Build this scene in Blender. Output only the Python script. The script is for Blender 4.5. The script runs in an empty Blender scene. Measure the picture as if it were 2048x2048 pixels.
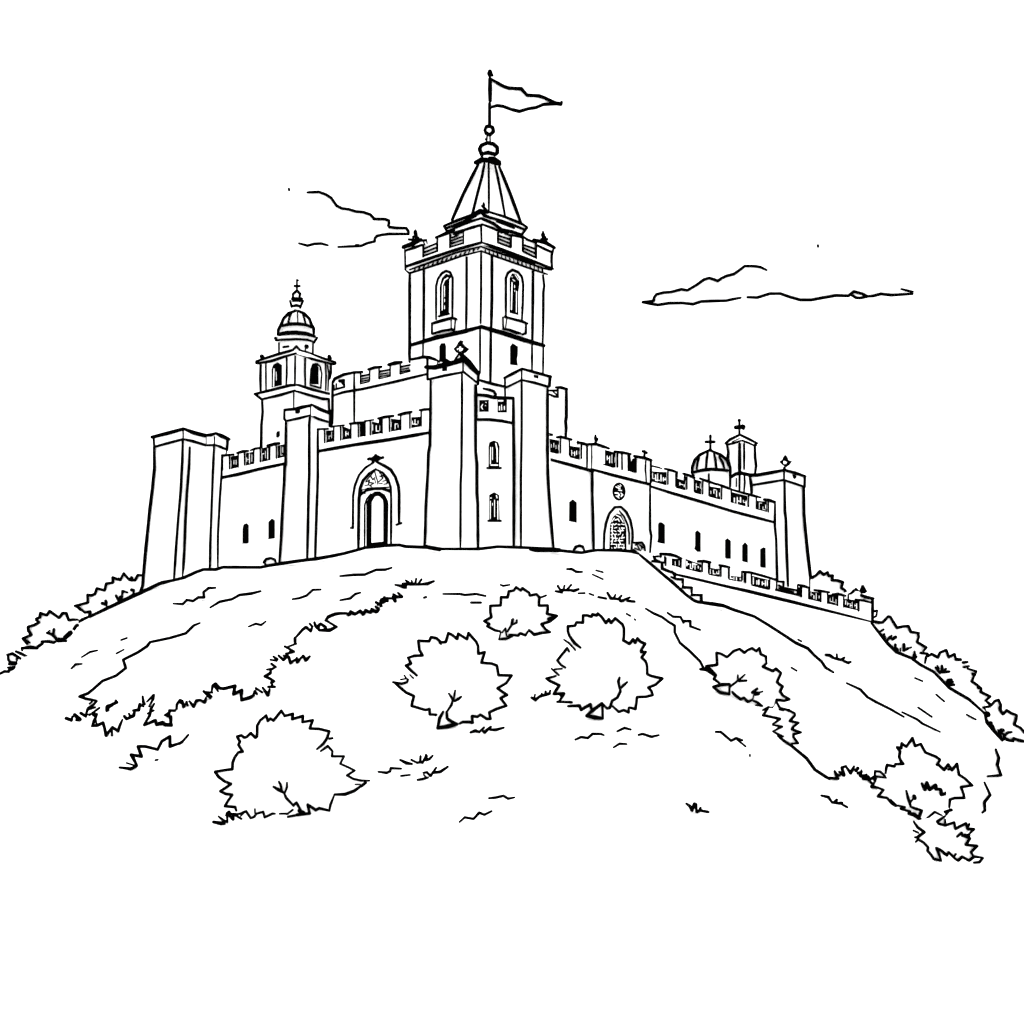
import bpy, math, random, bisect
from mathutils import Vector

# ------------------------------------------------------------------ camera, sky, sun, exposure
scene = bpy.context.scene
ZE = 45.0            # eye height above the valley floor
F = 1744.0           # focal length in 2048-px pixels
VH = 1166.0          # horizon row of the photograph
cam_d = bpy.data.cameras.new("camera")
cam = bpy.data.objects.new("camera", cam_d)
scene.collection.objects.link(cam)
cam.location = (0, 0, ZE)
cam.rotation_euler = (math.radians(90), 0, 0)
cam_d.sensor_width = 36.0
cam_d.lens = 36.0 * F / 2048.0
cam_d.shift_y = (VH - 1024.0) / 2048.0
cam_d.clip_end = 20000
scene.camera = cam

SUN_EL, SUN_ROT = math.radians(52), math.radians(180)
world = bpy.data.worlds.new("World")
scene.world = world
world.use_nodes = True
nt = world.node_tree
nt.nodes.clear()
sky = nt.nodes.new('ShaderNodeTexSky')
sky.sky_type = 'NISHITA'
sky.sun_disc = False
sky.sun_elevation = SUN_EL
sky.sun_rotation = SUN_ROT
hs = nt.nodes.new('ShaderNodeHueSaturation')          # overcast: no colour left in the sky
hs.inputs['Saturation'].default_value = 0.0
mx = nt.nodes.new('ShaderNodeMix')
mx.data_type = 'RGBA'
mx.inputs['Factor'].default_value = 0.97
mx.inputs['B'].default_value = (7.0, 7.0, 7.0, 1)     # even layer of bright white cloud
bg = nt.nodes.new('ShaderNodeBackground')
bg.inputs['Strength'].default_value = 0.15
wo = nt.nodes.new('ShaderNodeOutputWorld')
nt.links.new(sky.outputs[0], hs.inputs['Color'])
nt.links.new(hs.outputs[0], mx.inputs['A'])
nt.links.new(mx.outputs['Result'], bg.inputs['Color'])
nt.links.new(bg.outputs[0], wo.inputs['Surface'])

sun_d = bpy.data.lights.new("sun", 'SUN')
sun_d.energy = 0.5
sun_d.angle = math.radians(60)
sun_d.color = (1.0, 0.99, 0.97)
sun = bpy.data.objects.new("sun", sun_d)
scene.collection.objects.link(sun)
sun.location = (0, -50, 150)
sun.rotation_euler = (math.radians(90 - 52), 0, 0)     # shines from behind the camera, high

scene.view_settings.view_transform = 'Standard'
scene.view_settings.look = 'None'
scene.view_settings.exposure = 1.1
scene.view_settings.gamma = 1.0
scene.view_settings.use_curve_mapping = False
try:
    scene.cycles.diffuse_bounces = 6
    scene.cycles.max_bounces = 8
except Exception:
    pass

# ------------------------------------------------------------------ materials
def matte(name, a, b, scale, rough=0.95, spec=0.0):
    m = bpy.data.materials.new(name)
    m.use_nodes = True
    t = m.node_tree
    p = t.nodes['Principled BSDF']
    p.inputs['Roughness'].default_value = rough
    p.inputs['Specular IOR Level'].default_value = spec
    tc = t.nodes.new('ShaderNodeTexCoord')
    nz = t.nodes.new('ShaderNodeTexNoise')
    nz.inputs['Scale'].default_value = scale
    nz.inputs['Detail'].default_value = 4
    rp = t.nodes.new('ShaderNodeValToRGB')
    rp.color_ramp.elements[0].color = (*a, 1)
    rp.color_ramp.elements[1].color = (*b, 1)
    t.links.new(tc.outputs['Object'], nz.inputs['Vector'])
    t.links.new(nz.outputs['Fac'], rp.inputs['Fac'])
    t.links.new(rp.outputs['Color'], p.inputs['Base Color'])
    return m

STONE = matte('white_limewash', (.90, .90, .90), (.94, .94, .94), 0.6)
INK = matte('black_line', (.0002, .0002, .0002), (.0006, .0006, .0006), 3.0)
EARTH = matte('white_ground', (.91, .91, .91), (.95, .95, .95), 0.05)
LEAF = matte('white_foliage', (.91, .91, .91), (.95, .95, .95), 1.2)
VAPOUR = matte('white_cloud', (.93, .93, .93), (.96, .96, .96), 0.02)
CLOTH = matte('white_cloth', (.90, .90, .90), (.94, .94, .94), 4.0)
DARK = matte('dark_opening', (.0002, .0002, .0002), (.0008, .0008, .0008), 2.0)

# ------------------------------------------------------------------ reading traced outlines
S1 = 1932 / 400.0
TILES = {'A': (780, 120), 'B': (780, 440), 'C': (780, 700), 'D': (480, 540), 'E': (480, 780), 'F': (260, 820),
         'G': (1060, 740), 'H': (1280, 820), 'I': (0, 1100), 'J': (400, 1100), 'K': (760, 1120), 'L': (1040, 1120),
         'M': (1380, 1120), 'N': (1648, 1120), 'O': (1648, 1420), 'P': (400, 1380), 'Q': (740, 1380), 'R': (1340, 1380)}
TILES = {k: (a, b, S1) for k, (a, b) in TILES.items()}
TILES.update({'S': (560, 340, 6.44), 'T': (1260, 440, 6.44), 'U': (1540, 440, 6.44), 'V': (1660, 1120, 9.66), 'X': (0, 0, 1.0), 'Y': (100, 1350, 2.73)})
WS = 1.08            # line weight


def strokes(s):
    """'E w24 x y x y; w18 x y ...' -> [(width_px, [(u, v), ...]), ...]"""
    out, tile, w = [], None, 20.0
    for part in s.split(';'):
        nums = []
        for tk in part.split():
            if tk in TILES:
                tile = TILES[tk]
            elif tk[0] == 'w':
                w = float(tk[1:])
            else:
                nums.append((float(tk), tile))
        pts = [(nums[i][1][0] + nums[i][0] / nums[i][1][2], nums[i + 1][1][1] + nums[i + 1][0] / nums[i + 1][1][2])
               for i in range(0, len(nums) - 1, 2)]
        if pts:
            out.append((w / tile[2], pts))
    return out


def P(s):
    return strokes(s)[0][1]


def ray(u, v):
    return Vector(((u - 1024) / F, 1.0, -(v - VH) / F))


def at(u, v, d):
    return Vector((0, 0, ZE)) + ray(u, v) * d


EYE = Vector((0, 0, ZE))


class Plane:
    def __init__(s, p, n):
        s.p, s.n = p, n.normalized()
        if (EYE - p).dot(s.n) < 0:
            s.n = -s.n

    def hit(s, u, v, off=0.0):
        r = ray(u, v)
        t = (s.p - EYE).dot(s.n) / r.dot(s.n)
        return EYE + r * (t - off)

    def depth(s, u):
        return s.hit(u, VH).y

    def moved(s, k):            # k metres towards the viewer
        return Plane(s.p + s.n * k, s.n)


class Round:                    # upright drum seen from outside
    def __init__(s, uc, d, rpx, k=0.45):
        s.uc, s.d, s.rpx, s.k = uc, d, rpx, k

    def hit(s, u, v, off=0.0):
        q = (u - s.uc) / s.rpx
        dd = s.d - s.k * s.rpx / F * s.d * math.sqrt(max(0.0, 1 - q * q))
        return at(u, v, dd - off)


def wallplane(u, d, dx, dy):
    p = at(u, VH, d)
    return Plane(p, Vector((dy, -dx, 0)))


def front(d):
    return Plane(Vector((0, d, ZE)), Vector((0, -1, 0)))


def plane3(a, b, c):
    return Plane(a, (b - a).cross(c - a))


# ------------------------------------------------------------------ mesh builder
COL = scene.collection
RNG = random.Random(7)


class MB:
    def __init__(s):
        s.v, s.f, s.m = [], [], []

    def face(s, idx, m):
        s.f.append(idx)
        s.m.append(m)

    def slab(s, pl, pts, thick, mat=0, off=0.0):
        a = [pl.hit(u, v, off) for u, v in pts]
        area = 0
        for i in range(len(pts)):
            x0, y0 = pts[i - 1]
            x1, y1 = pts[i]
            area += x0 * y1 - x1 * y0
        if area > 0:
            a.reverse()
        n = len(a)
        b0 = len(s.v)
        s.v += a + [p - pl.n * thick for p in a]
        s.face(list(range(b0, b0 + n)), mat)
        s.face(list(range(b0 + 2 * n - 1, b0 + n - 1, -1)), mat)
        for i in range(n):
            j = (i + 1) % n
            s.face([b0 + j, b0 + i, b0 + n + i, b0 + n + j], mat)

    def hexa(s, top, bot, mat=0):
        b0 = len(s.v)
        s.v += list(top) + list(bot)
        s.face([b0, b0 + 1, b0 + 2, b0 + 3], mat)
        s.face([b0 + 7, b0 + 6, b0 + 5, b0 + 4], mat)
        for i in range(4):
            j = (i + 1) % 4
            s.face([b0 + j, b0 + i, b0 + 4 + i, b0 + 4 + j], mat)

    def ball(s, c, r, mat=1, n=8, h=4):
        b0 = len(s.v)
        s.v.append(c + Vector((0, 0, r)))
        for i in range(1, h):
            t = math.pi * i / h
            for k in range(n):
                a = 2 * math.pi * k / n
                s.v.append(c + Vector((r * math.sin(t) * math.cos(a), r * math.sin(t) * math.sin(a), r * math.cos(t))))
        s.v.append(c - Vector((0, 0, r)))
        e = len(s.v) - 1
        for k in range(n):
            q = (k + 1) % n
            s.face([b0, b0 + 1 + k, b0 + 1 + q], mat)
            for i in range(h - 2):
                x = b0 + 1 + i * n
                s.face([x + k, x + n + k, x + n + q, x + q], mat)
            x = b0 + 1 + (h - 2) * n
            s.face([x + k, e, x + q], mat)

    def tube(s, pts, rad, mat=1, n=8):
        for i in range(len(pts) - 1):
            a, b = pts[i], pts[i + 1]
            d = b - a
            if d.length < 1e-5:
                continue
            d.normalize()
            x = d.orthogonal().normalized()
            y = d.cross(x)
            b0 = len(s.v)
            for p, r in ((a, rad[i]), (b, rad[i + 1])):
                for k in range(n):
                    t = 2 * math.pi * k / n
                    s.v.append(p + x * (r * math.cos(t)) + y * (r * math.sin(t)))
            for k in range(n):
                q = (k + 1) % n
                s.face([b0 + k, b0 + q, b0 + n + q, b0 + n + k], mat)
        for p, r in zip(pts, rad):
            s.ball(p, r, mat)

    def ink(s, surf, text, mat=1, lift=1.0, off=0.0, ends=0.8):
        """raised black mouldings along traced strokes, lying on the surface"""
        for w, pts in strokes(text) if isinstance(text, str) else text:
            dense = [pts[0]]
            for (u0, v0), (u1, v1) in zip(pts, pts[1:]):
                k = max(1, int(math.hypot(u1 - u0, v1 - v0) / 22))
                for i in range(1, k + 1):
                    dense.append((u0 + (u1 - u0) * i / k, v0 + (v1 - v0) * i / k))
            P3, R3 = [], []
            for i, (u, v) in enumerate(dense):
                ww = (w * WS + 1.35 if mat else w * .74) * (1 + RNG.uniform(-.07, .07))
                if i in (0, len(dense) - 1):
                    ww *= ends
                p = surf.hit(u, v)
                r = ww * 0.5 * p.y / F
                P3.append(surf.hit(u, v, off + r * lift * 0.75))
                R3.append(r)
            if len(P3) == 1:
                s.ball(P3[0], R3[0] / ends, mat)
            else:
                s.tube(P3, R3, mat)

    def lathe(s, uc, d, prof, mat=0, n=28, k=0.45, cap=True):
        """turned body; prof = [(v, radius_px), ...] top to bottom; k flattens it along the view a little"""
        b0 = len(s.v)
        for v, r in prof:
            c = at(uc, v, d)
            rr = r / F * d
            for i in range(n):
                t = 2 * math.pi * i / n
                s.v.append(c + Vector((rr * math.cos(t), k * rr * math.sin(t), 0)))
        for j in range(len(prof) - 1):
            for i in range(n):
                q = (i + 1) % n
                s.face([b0 + j * n + q, b0 + j * n + i, b0 + (j + 1) * n + i, b0 + (j + 1) * n + q], mat)
        if cap:
            s.face([b0 + i for i in range(n)], mat)
            e = b0 + (len(prof) - 1) * n
            s.face([e + n - 1 - i for i in range(n)], mat)

    def puff(s, pts, d, fr, bk, mat=0, rings=4):
        """rounded body whose widest section is the outline, bulging fr metres forward and bk metres back"""
        cu = sum(p[0] for p in pts) / len(pts)
        cv = sum(p[1] for p in pts) / len(pts)
        n = len(pts)
        area = sum(pts[i - 1][0] * pts[i][1] - pts[i][0] * pts[i - 1][1] for i in range(n))
        pts = pts[::-1] if area > 0 else pts
        c0 = at(cu, cv, d)
        base = [at(u, v, d) for u, v in pts]
        b0 = len(s.v)
        levels = []
        for i in range(-rings + 1, rings):
            t = i / rings * math.pi / 2
            sc = math.cos(t)
            dy = (-fr if i < 0 else bk) * abs(math.sin(t))
            levels.append((sc, dy))
        for sc, dy in levels:
            for p in base:
                q = c0 + (p - c0) * sc
                s.v.append(Vector((q.x, q.y + dy, q.z)))
        for j in range(len(levels) - 1):
            for i in range(n):
                q = (i + 1) % n
                s.face([b0 + j * n + i, b0 + j * n + q, b0 + (j + 1) * n + q, b0 + (j + 1) * n + i], mat)
        a = len(s.v)
        s.v.append(c0 + Vector((0, -fr, 0)))
        s.v.append(c0 + Vector((0, bk, 0)))
        e = b0 + (len(levels) - 1) * n
        for i in range(n):
            q = (i + 1) % n
            s.face([a, b0 + q, b0 + i], mat)
            s.face([a + 1, e + i, e + q], mat)

    def build(s, name, parent=None, mats=(None, None), kind=None, label=None):
        me = bpy.data.meshes.new(name)
        org = ROOT.get(parent.name, Vector((0, 0, 0))) if parent else Vector((0, 0, 0))
        me.from_pydata([tuple(p - org) for p in s.v], [], s.f)
        me.materials.append(mats[0] or STONE)
        me.materials.append(mats[1] or INK)
        me.polygons.foreach_set('material_index', s.m)
        me.update()
        o = bpy.data.objects.new(name, me)
        COL.objects.link(o)
        if parent:
            o.parent = parent
            ROOT[o.name] = org
        if kind:
            o['kind'] = kind
        if label:
            o['label'] = label
        return o


ROOT = {}


def thing(name, label, cat, loc, group=None):
    e = bpy.data.objects.new(name, None)
    COL.objects.link(e)
    e.location = loc
    e.empty_display_size = 0.5
    e['label'] = label
    e['category'] = cat
    if group:
        e['group'] = group
    ROOT[e.name] = Vector(loc)
    return e


def tag(o, label, cat, group=None):
    o['label'] = label
    o['category'] = cat
    if group:
        o['group'] = group
    return o


# small builders --------------------------------------------------
def opening(parent, name, pl, poly, white='', sub=None, extra='', off=0.02, label=None):
    """dark opening let into a wall; light bars inside it"""
    m = MB()
    m.slab(pl, P(poly), 0.25, 1, off)
    if white:
        m.ink(pl, white, mat=0, off=off + 0.02)
    if extra:
        m.ink(pl, extra, off=off)
    return m.build(name, parent, (STONE, DARK), label=label)


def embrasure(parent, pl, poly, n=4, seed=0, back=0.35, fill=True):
    """gap between two merlons: set-back masonry, its shade put in as black with white strokes"""
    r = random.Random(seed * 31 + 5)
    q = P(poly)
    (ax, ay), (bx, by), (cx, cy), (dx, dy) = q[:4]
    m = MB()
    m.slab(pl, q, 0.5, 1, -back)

    def uv(x, y):
        tx, ty = ax + (bx - ax) * x, ay + (by - ay) * x
        ex, ey = dx + (cx - dx) * x, dy + (cy - dy) * x
        return (tx + (ex - tx) * y, ty + (ey - ty) * y)
    W = math.hypot(bx - ax, by - ay)
    st = []
    for i in range(n):
        x = (i + 0.75 + r.uniform(-.2, .2)) / (n + 0.5)
        y0, y1 = r.uniform(.12, .5), r.uniform(.56, .88)
        w = max(1.0, W * r.uniform(.05, .12))
        st.append((w, [uv(x, y0), uv(x, y1)]))
        if r.random() < .55 and i < n - 1:
            y = r.choice((y0, y1, (y0 + y1) / 2))
            st.append((w * .9, [uv(x, y), uv(x + 0.75 / (n + .5), y)]))
    m.ink(pl, st, mat=0, off=-back + 0.06)
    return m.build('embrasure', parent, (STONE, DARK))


def merlon(parent, pl, poly, top='', thick=1.0, sides=True):
    m = MB()
    q = P(poly)
    m.slab(pl, q, thick, 0, 0.03)
    if sides:
        lo = [(p[0] + (r[0] - p[0]) * .86, p[1] + (r[1] - p[1]) * .86) for p, r in ((q[0], q[3]), (q[1], q[2]))]
        m.ink(pl, [(3.2, [q[0], lo[0]]), (3.2, [q[1], lo[1]])], off=0.03)
    if top:
        m.ink(pl, top, off=0.03)
    return m.build('merlon', parent)


def slit(parent, pl, poly):
    m = MB()
    m.slab(pl, P(poly), 0.25, 1, 0.02)
    return m.build('slit_window', parent, (STONE, DARK))


def corners(pl, pr, Fp, Lp, Rp):
    f, l, r = pl.hit(*Fp), pl.hit(*Lp), pr.hit(*Rp)
    return [f, r, l + r - f, l]          # front, right, back, left


def drop(t, b, k):
    return [x + (y - x) * k for x, y in zip(t, b)]

# ------------------------------------------------------------------ plan of the castle (plan directions of its two fronts)
CL = wallplane(858, 100, -.8, .6)
T1L, T1R = wallplane(924, 97, -.8, .6), wallplane(924, 97, .8, .6)
T2L, T2R = wallplane(1043.5, 97, -.8, .6), wallplane(1043.5, 97, .8, .6)
_a, _b = at(955, VH, 98.7), at(1027, VH, 97.2)
BAY = Plane(_a, Vector((_b.y - _a.y, -(_b.x - _a.x), 0)))
CR = wallplane(1100, 100.2, .8, .6)
LW = CR.moved(7.0)
W2 = CL.moved(-1.5)
D3 = CL.depth(618.7) + 0.2
T3L, T3R = wallplane(618.7, D3, -.8, .6), wallplane(618.7, D3, .8, .6)
D4 = W2.depth(366) - 2.0
T4L, T4R = wallplane(366, D4, -.8, .6), wallplane(366, D4, .8, .6)
D4b = W2.depth(428) + 0.6
T5L, T5R = wallplane(428, D4b, -.8, .6), wallplane(428, D4b, .8, .6)
KL = CL.moved(-8.0)
GD = 124.0
GL, GR = wallplane(962, GD, -.72, .69), wallplane(962, GD, .72, .69)
D7 = CR.depth(1570) + 1.0
T7L, T7R = wallplane(1569, D7, -.8, .6), wallplane(1569, D7, .8, .6)

# ------------------------------------------------------------------ the hill
CREST_V = [(-1500, 1620), (-700, 1520), (-200, 1400), (0, 1347), (15, 1342), (30, 1322), (45, 1298), (85, 1291), (130, 1280), (155, 1244), (180, 1233),
           (282, 1184), (325, 1166), (353, 1158), (405, 1139), (437, 1137), (450, 1133), (520, 1133), (555, 1126),
           (600, 1120), (640, 1112), (690, 1104), (730, 1096), (786, 1092), (799, 1091), (811, 1094), (853, 1095),
           (883, 1099), (958, 1099), (995, 1094), (1045, 1095), (1107, 1099), (1163, 1105), (1188, 1101), (1236, 1101),
           (1263, 1103), (1278, 1109), (1300, 1122), (1323, 1138), (1348, 1148), (1644, 1220), (1740, 1243), (1772, 1283), (1793, 1304),
           (1824, 1317), (1840, 1329), (1867, 1343), (1898, 1375), (1938, 1398), (1967, 1424), (1970, 1439), (2004, 1480),
           (2021, 1484), (2050, 1485), (2300, 1530), (2750, 1600), (3500, 1680)]
CREST_D = [(-1500, 120), (0, 132), (285, T4L.depth(290) - .7), (366, D4 - .7), (440, W2.depth(440) - 2.6)]
CREST_D += [(u, CL.depth(u) - .7) for u in range(470, 851, 38)]
CREST_D += [(860, 98.9), (924, 96.3), (1043, 96.3), (1105, 98.6)]
CREST_D += [(u, CR.depth(u) - .7) for u in (1125, 1160, 1200, 1240, 1263)]
CREST_D += [(u, LW.depth(u) - .4) for u in (1323, 1400, 1500, 1600, 1700, 1745)]
CREST_D += [(2050, LW.depth(1745) + 4), (3500, LW.depth(1745) + 8)]


def lerp(tab, x):
    if x <= tab[0][0]:
        return tab[0][1]
    for (a, p), (b, q) in zip(tab, tab[1:]):
        if x <= b:
            return p + (q - p) * (x - a) / (b - a)
    return tab[-1][1]


GAM = 1.15


def ground_depth(u, v):
    vb, db = lerp(CREST_V, u), lerp(CREST_D, u)
    if v <= vb:
        return db
    s = ((v - vb) / (2300 - vb)) ** (1 / GAM)
    return 1 / (1 / db + s * (1 / 25 - 1 / db))


def ground_v(u, d):
    vb, db = lerp(CREST_V, u), lerp(CREST_D, u)
    s = max(0.0, (1 / d - 1 / db) / (1 / 25 - 1 / db))
    return vb + (2300 - vb) * s ** GAM


class Ground:
    def hit(s, u, v, off=0.0):
        return at(u, v, ground_depth(u, v) - off * 22)


GROUND = Ground()

hill = MB()
us = sorted(set([-1500 + i * 40 for i in range(36)] + [i * 8 for i in range(-8, 265)] + [2120 + i * 45 for i in range(31)] + [u for u, _ in CREST_V]))
rows_near = [i / 46 for i in range(47)]
cols = []
for u in us:
    vb, db = lerp(CREST_V, u), lerp(CREST_D, u)
    col = []
    # far side of the hill, always below the crest as seen from the front, down to the valley plain
    for dd, sag in ((2600, None), (600, None), (250, None), (60, 60), (25, 30), (8, 12), (2.5, 3)):
        d = db + dd
        if sag is None:
            z = {2600: 0.0, 600: 0.5, 250: 3.0}[dd]
        else:
            zl = ZE - (vb - VH) / F * d
            z = min(zl - sag * 0.25, at(u, vb, db).z - sag * 0.12)
            z = max(z, 3.5)
        col.append(Vector(((u - 1024) / F * d, d, z)))
    for s in rows_near:
        inv = 1 / db + s * (1 / 13 - 1 / db)
        d = 1 / inv
        col.append(at(u, ground_v(u, d), d))
    cols.append(col)
nr = len(cols[0])
for c in cols:
    hill.v += c
for i in range(len(cols) - 1):
    for j in range(nr - 1):
        a = i * nr + j
        hill.face([a, a + 1, a + nr + 1, a + nr], 0)

HILL_STROKES = (
    # foot of the walls and brow of the hill
    "F w26 100 1760 220 1710 310 1665 420 1645 520 1620 640 1565 710 1540 830 1540 900 1518 1260 1520 1330 1505 1420 1490 1700 1450 1800 1435 1932 1410;"
    "E w26 400 1670 650 1640 730 1635 880 1605 1000 1580 1150 1540 1210 1522 1300 1515 1400 1502 1540 1497 1600 1512 1800 1520 1932 1548;"
    "C w24 330 1890 500 1922 860 1922 940 1912 1040 1900 1280 1908 1580 1922 1640 1925;"
    "G w24 0 1735 60 1745 300 1745 440 1760 500 1765 560 1752 650 1740 850 1742 980 1752 1050 1775;"
    "I w30 865 645 1000 580 1180 495 1365 410 1540 325 1640 300; I w26 750 700 800 670 880 635;"
    "N w24 460 610 600 790 700 890 850 950 930 1010 1060 1080 1210 1235 1400 1345 1540 1470; w34 1545 1475 1560 1550 1640 1650 1720 1740;"
    # edge of the track down to the right
    "H w26 0 1400 90 1475 200 1570 320 1670 440 1780 520 1840 560 1855 700 1870 800 1885 860 1905;"
    "M w25 60 405 200 425 330 445 420 480 620 545 760 630 900 720 1020 800 1140 855 1200 920 1270 980 1310 1040 1385 1085;"
    "L w22 1215 470 1290 515 1370 550 1430 595 1495 635 1495 700 1545 800 1640 880 1740 980 1770 1040 1840 1090;"
    "R w26 1060 460 1180 545 1320 660 1400 770 1500 835 1540 858;"
    "N w24 220 1190 350 1250 420 1325 500 1370 640 1440 770 1515; w22 755 1470 900 1540 950 1580 1120 1660;"
    # long track edge at the left
    "J w22 0 700; I w24 1930 705 1870 730 1795 805 1640 850 1450 890 1420 930 1330 990 1190 1060 1215 1140 1120 1215 990 1265 900 1345 850 1385 770 1415 830 1437 930 1455;"
    # short folds in the ground
    "F w22 420 1870 510 1875 550 1835 610 1845 660 1810 715 1810 710 1760 760 1720 825 1718;"
    "J w23 100 555 190 500 310 475 380 435 500 420 585 398; w21 895 475 960 465 1030 440 1090 385 1165 382;"
    "w22 1355 485 1450 468 1500 425 1550 412; 1355 252 1480 240 1590 238 1700 192 1790 190 1850 172; w20 470 740 540 712 590 725 635 690;"
    "I w20 790 1035 870 985 940 970; 690 1145 730 1105 790 1100; 1170 870 1225 850; 1125 1000 1195 962;"
    "K w22 610 328 770 328 820 338 930 328 1020 348; w24 880 412 975 412; w26 425 364 445 358; w20 1165 240 1190 250 1250 240;"
    "L w22 455 88 500 88 545 115 600 115; w20 700 140 800 185; 735 100 800 118; w22 1030 520 1065 540; w18 1105 570 1115 580;"
    "w22 1425 510 1480 548 1550 550 1580 605 1580 590 1645 590 1645 640 1740 675; 535 1735 590 1710 655 1720 700 1680 780 1680 810 1692;"
    "940 1655 1010 1622 1070 1638; 1145 1690 1185 1680 1270 1708 1340 1692; 905 1810 960 1775 1030 1778; 565 322 625 320; 670 325 710 340;"
    "Q w22 80 790 160 800 195 785 200 755 300 760; 300 830 385 820; 1150 1045 1210 1040 1290 1022 1335 1050 1395 1038; 865 1275 915 1230 1000 1245 1055 1185 1105 1205 1175 1170;"
    "R w22 440 405 490 405 590 490 640 465 700 485; 650 480 730 545; w20 772 625 772 640;"
    "N w22 880 1140 950 1170; 1085 1300 1160 1365; 910 1425 1040 1515; 1380 1495 1465 1540; M 1045 770 1075 785; 980 1040 1030 1070;"
    "Y w12 576 465 588 463; O w22 1660 380 1690 460 1675 530 1710 630 1580 640; 1550 700 1605 820 1550 890 1555 970 1530 990")
hill.ink(GROUND, ";".join(s for s in HILL_STROKES.split(';') if s.strip() != "J w22 0 700"))
h = hill.build('hill', None, (EARTH, INK), kind='structure')
h['label'] = 'bare white hill with a few dark folds, castle on its crest'

plain = MB()
n = 48
plain.v += [Vector((9000 * math.cos(2 * math.pi * i / n), 9000 * math.sin(2 * math.pi * i / n), -0.5)) for i in range(n)]
plain.face(list(range(n)), 0)
plain.build('ground', None, (EARTH, INK), kind='structure')

# ------------------------------------------------------------------ central towers
def tower(name, label, pl, pr, cap, body, capink, ink, zdrop=0.06, notch=None, base=None):
    t = thing(name, label, 'tower', pl.hit(*(base or P(body[3])[0])))
    m = MB()
    c = [P(x)[0] for x in body]          # F_t L_t R_t F_b L_b R_b
    top, bot = corners(pl, pr, c[0], c[1], c[2]), corners(pl, pr, c[3], c[4], c[5])
    m.hexa(top, drop(top, bot, 1 + zdrop))
    fl, fr = plane3(top[0], top[3], bot[0]), plane3(top[0], top[1], bot[0])
    for side, txt in ink:
        m.ink(fl if side == 'l' else fr, txt, off=.3)
    m.build('shaft', t)
    m = MB()
    c = [P(x)[0] for x in cap]
    q, r = pl.moved(0.35), pr.moved(0.35)
    m.hexa(corners(q, r, c[0], c[1], c[2]), corners(q, r, c[3], c[4], c[5]))
    for side, txt in capink:
        m.ink(q if side == 'l' else r, txt)
    m.build('parapet', t)
    if notch:
        m = MB()
        m.slab((q if notch[0] == 'l' else r), P(notch[1]), 0.25, 1, 0.06)
        m.build('loophole', t, (STONE, DARK))
    return t


t1 = tower('square_tower', 'tall plain square tower at the castle corner left of the narrow two-windowed bay', T1L, T1R,
      ('C 700 108', 'C 362 168', 'C 858 232', 'C 705 215', 'C 365 280', 'C 842 322'),
      ('C 697 222', 'C 392 285', 'C 828 325', 'C 678 1905', 'C 333 1905', 'C 850 1925'),
      (('l', "C w42 345 165 430 168 560 135 700 102; w26 362 90 362 285; w24 375 283 540 245 700 215; w18 705 115 705 215"),
       ('r', "C w42 715 95 780 160 855 235; w28 855 225 850 330; w24 715 215 840 315")),
      (('l', "C w24 392 290 392 480 385 920 370 1000 365 1180 355 1340 345 1530 340 1760 333 1895"),
       ('l', "C w20 695 235 695 540 690 1120 682 1300 680 1900"),
       ('r', "C w24 825 340 828 980 840 1100 840 1380 848 1480 850 1915")),
      notch=('l', 'C 503 158 550 150 550 202 503 205'))
m = MB()
pl = T1L.moved(0.2)
m.slab(pl, P("B 610 1245 640 1215 660 1178 680 1158 697 1165 688 1185 715 1215 753 1240 720 1275 680 1295 640 1282"), 0.3, 1)
m.slab(pl, P("B 645 1244 668 1240 673 1222 682 1222 688 1240 706 1240 698 1258 680 1268 656 1262"), 0.2, 0, .04)
m.slab(pl, P("B 654 1250 664 1246 672 1256 664 1266 654 1262"), 0.2, 1, .07)
m.slab(pl, P("B 660 1300 690 1320 700 1365 620 1370"), 0.4, 0)
m.ink(pl, "B w18 665 1295 640 1330 618 1368; 680 1300 690 1330 640 1355")
m.ink(pl, "B w46 700 1310 760 1370 850 1480")
m.build('finial', t1)

t2 = tower('square_tower', 'tall plain square tower at the castle corner right of the narrow two-windowed bay', T2L, T2R,
      ('C 1275 182', 'C 1103 270', 'C 1550 258', 'C 1275 290', 'C 1115 360', 'C 1535 350'),
      ('C 1272 290', 'C 1128 355', 'C 1522 352', 'C 1265 1905', 'C 1150 1905', 'C 1580 1925'),
      (('l', "C w26 1105 270 1190 225 1275 180; w20 1110 280 1112 450; w24 1115 365 1270 290; w18 1272 195 1272 290"),
       ('r', "C w28 1275 180 1400 215 1555 258; w34 1548 255 1540 350; w24 1275 290 1400 318 1530 355")),
      (('l', "C w20 1272 300 1272 780 1265 1230 1265 1900"),
       ('r', "C w25 1522 355 1522 970 1525 1190 1535 1370 1555 1640 1580 1920")),
      notch=('r', 'C 1388 238 1435 245 1435 278 1388 265'))

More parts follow.
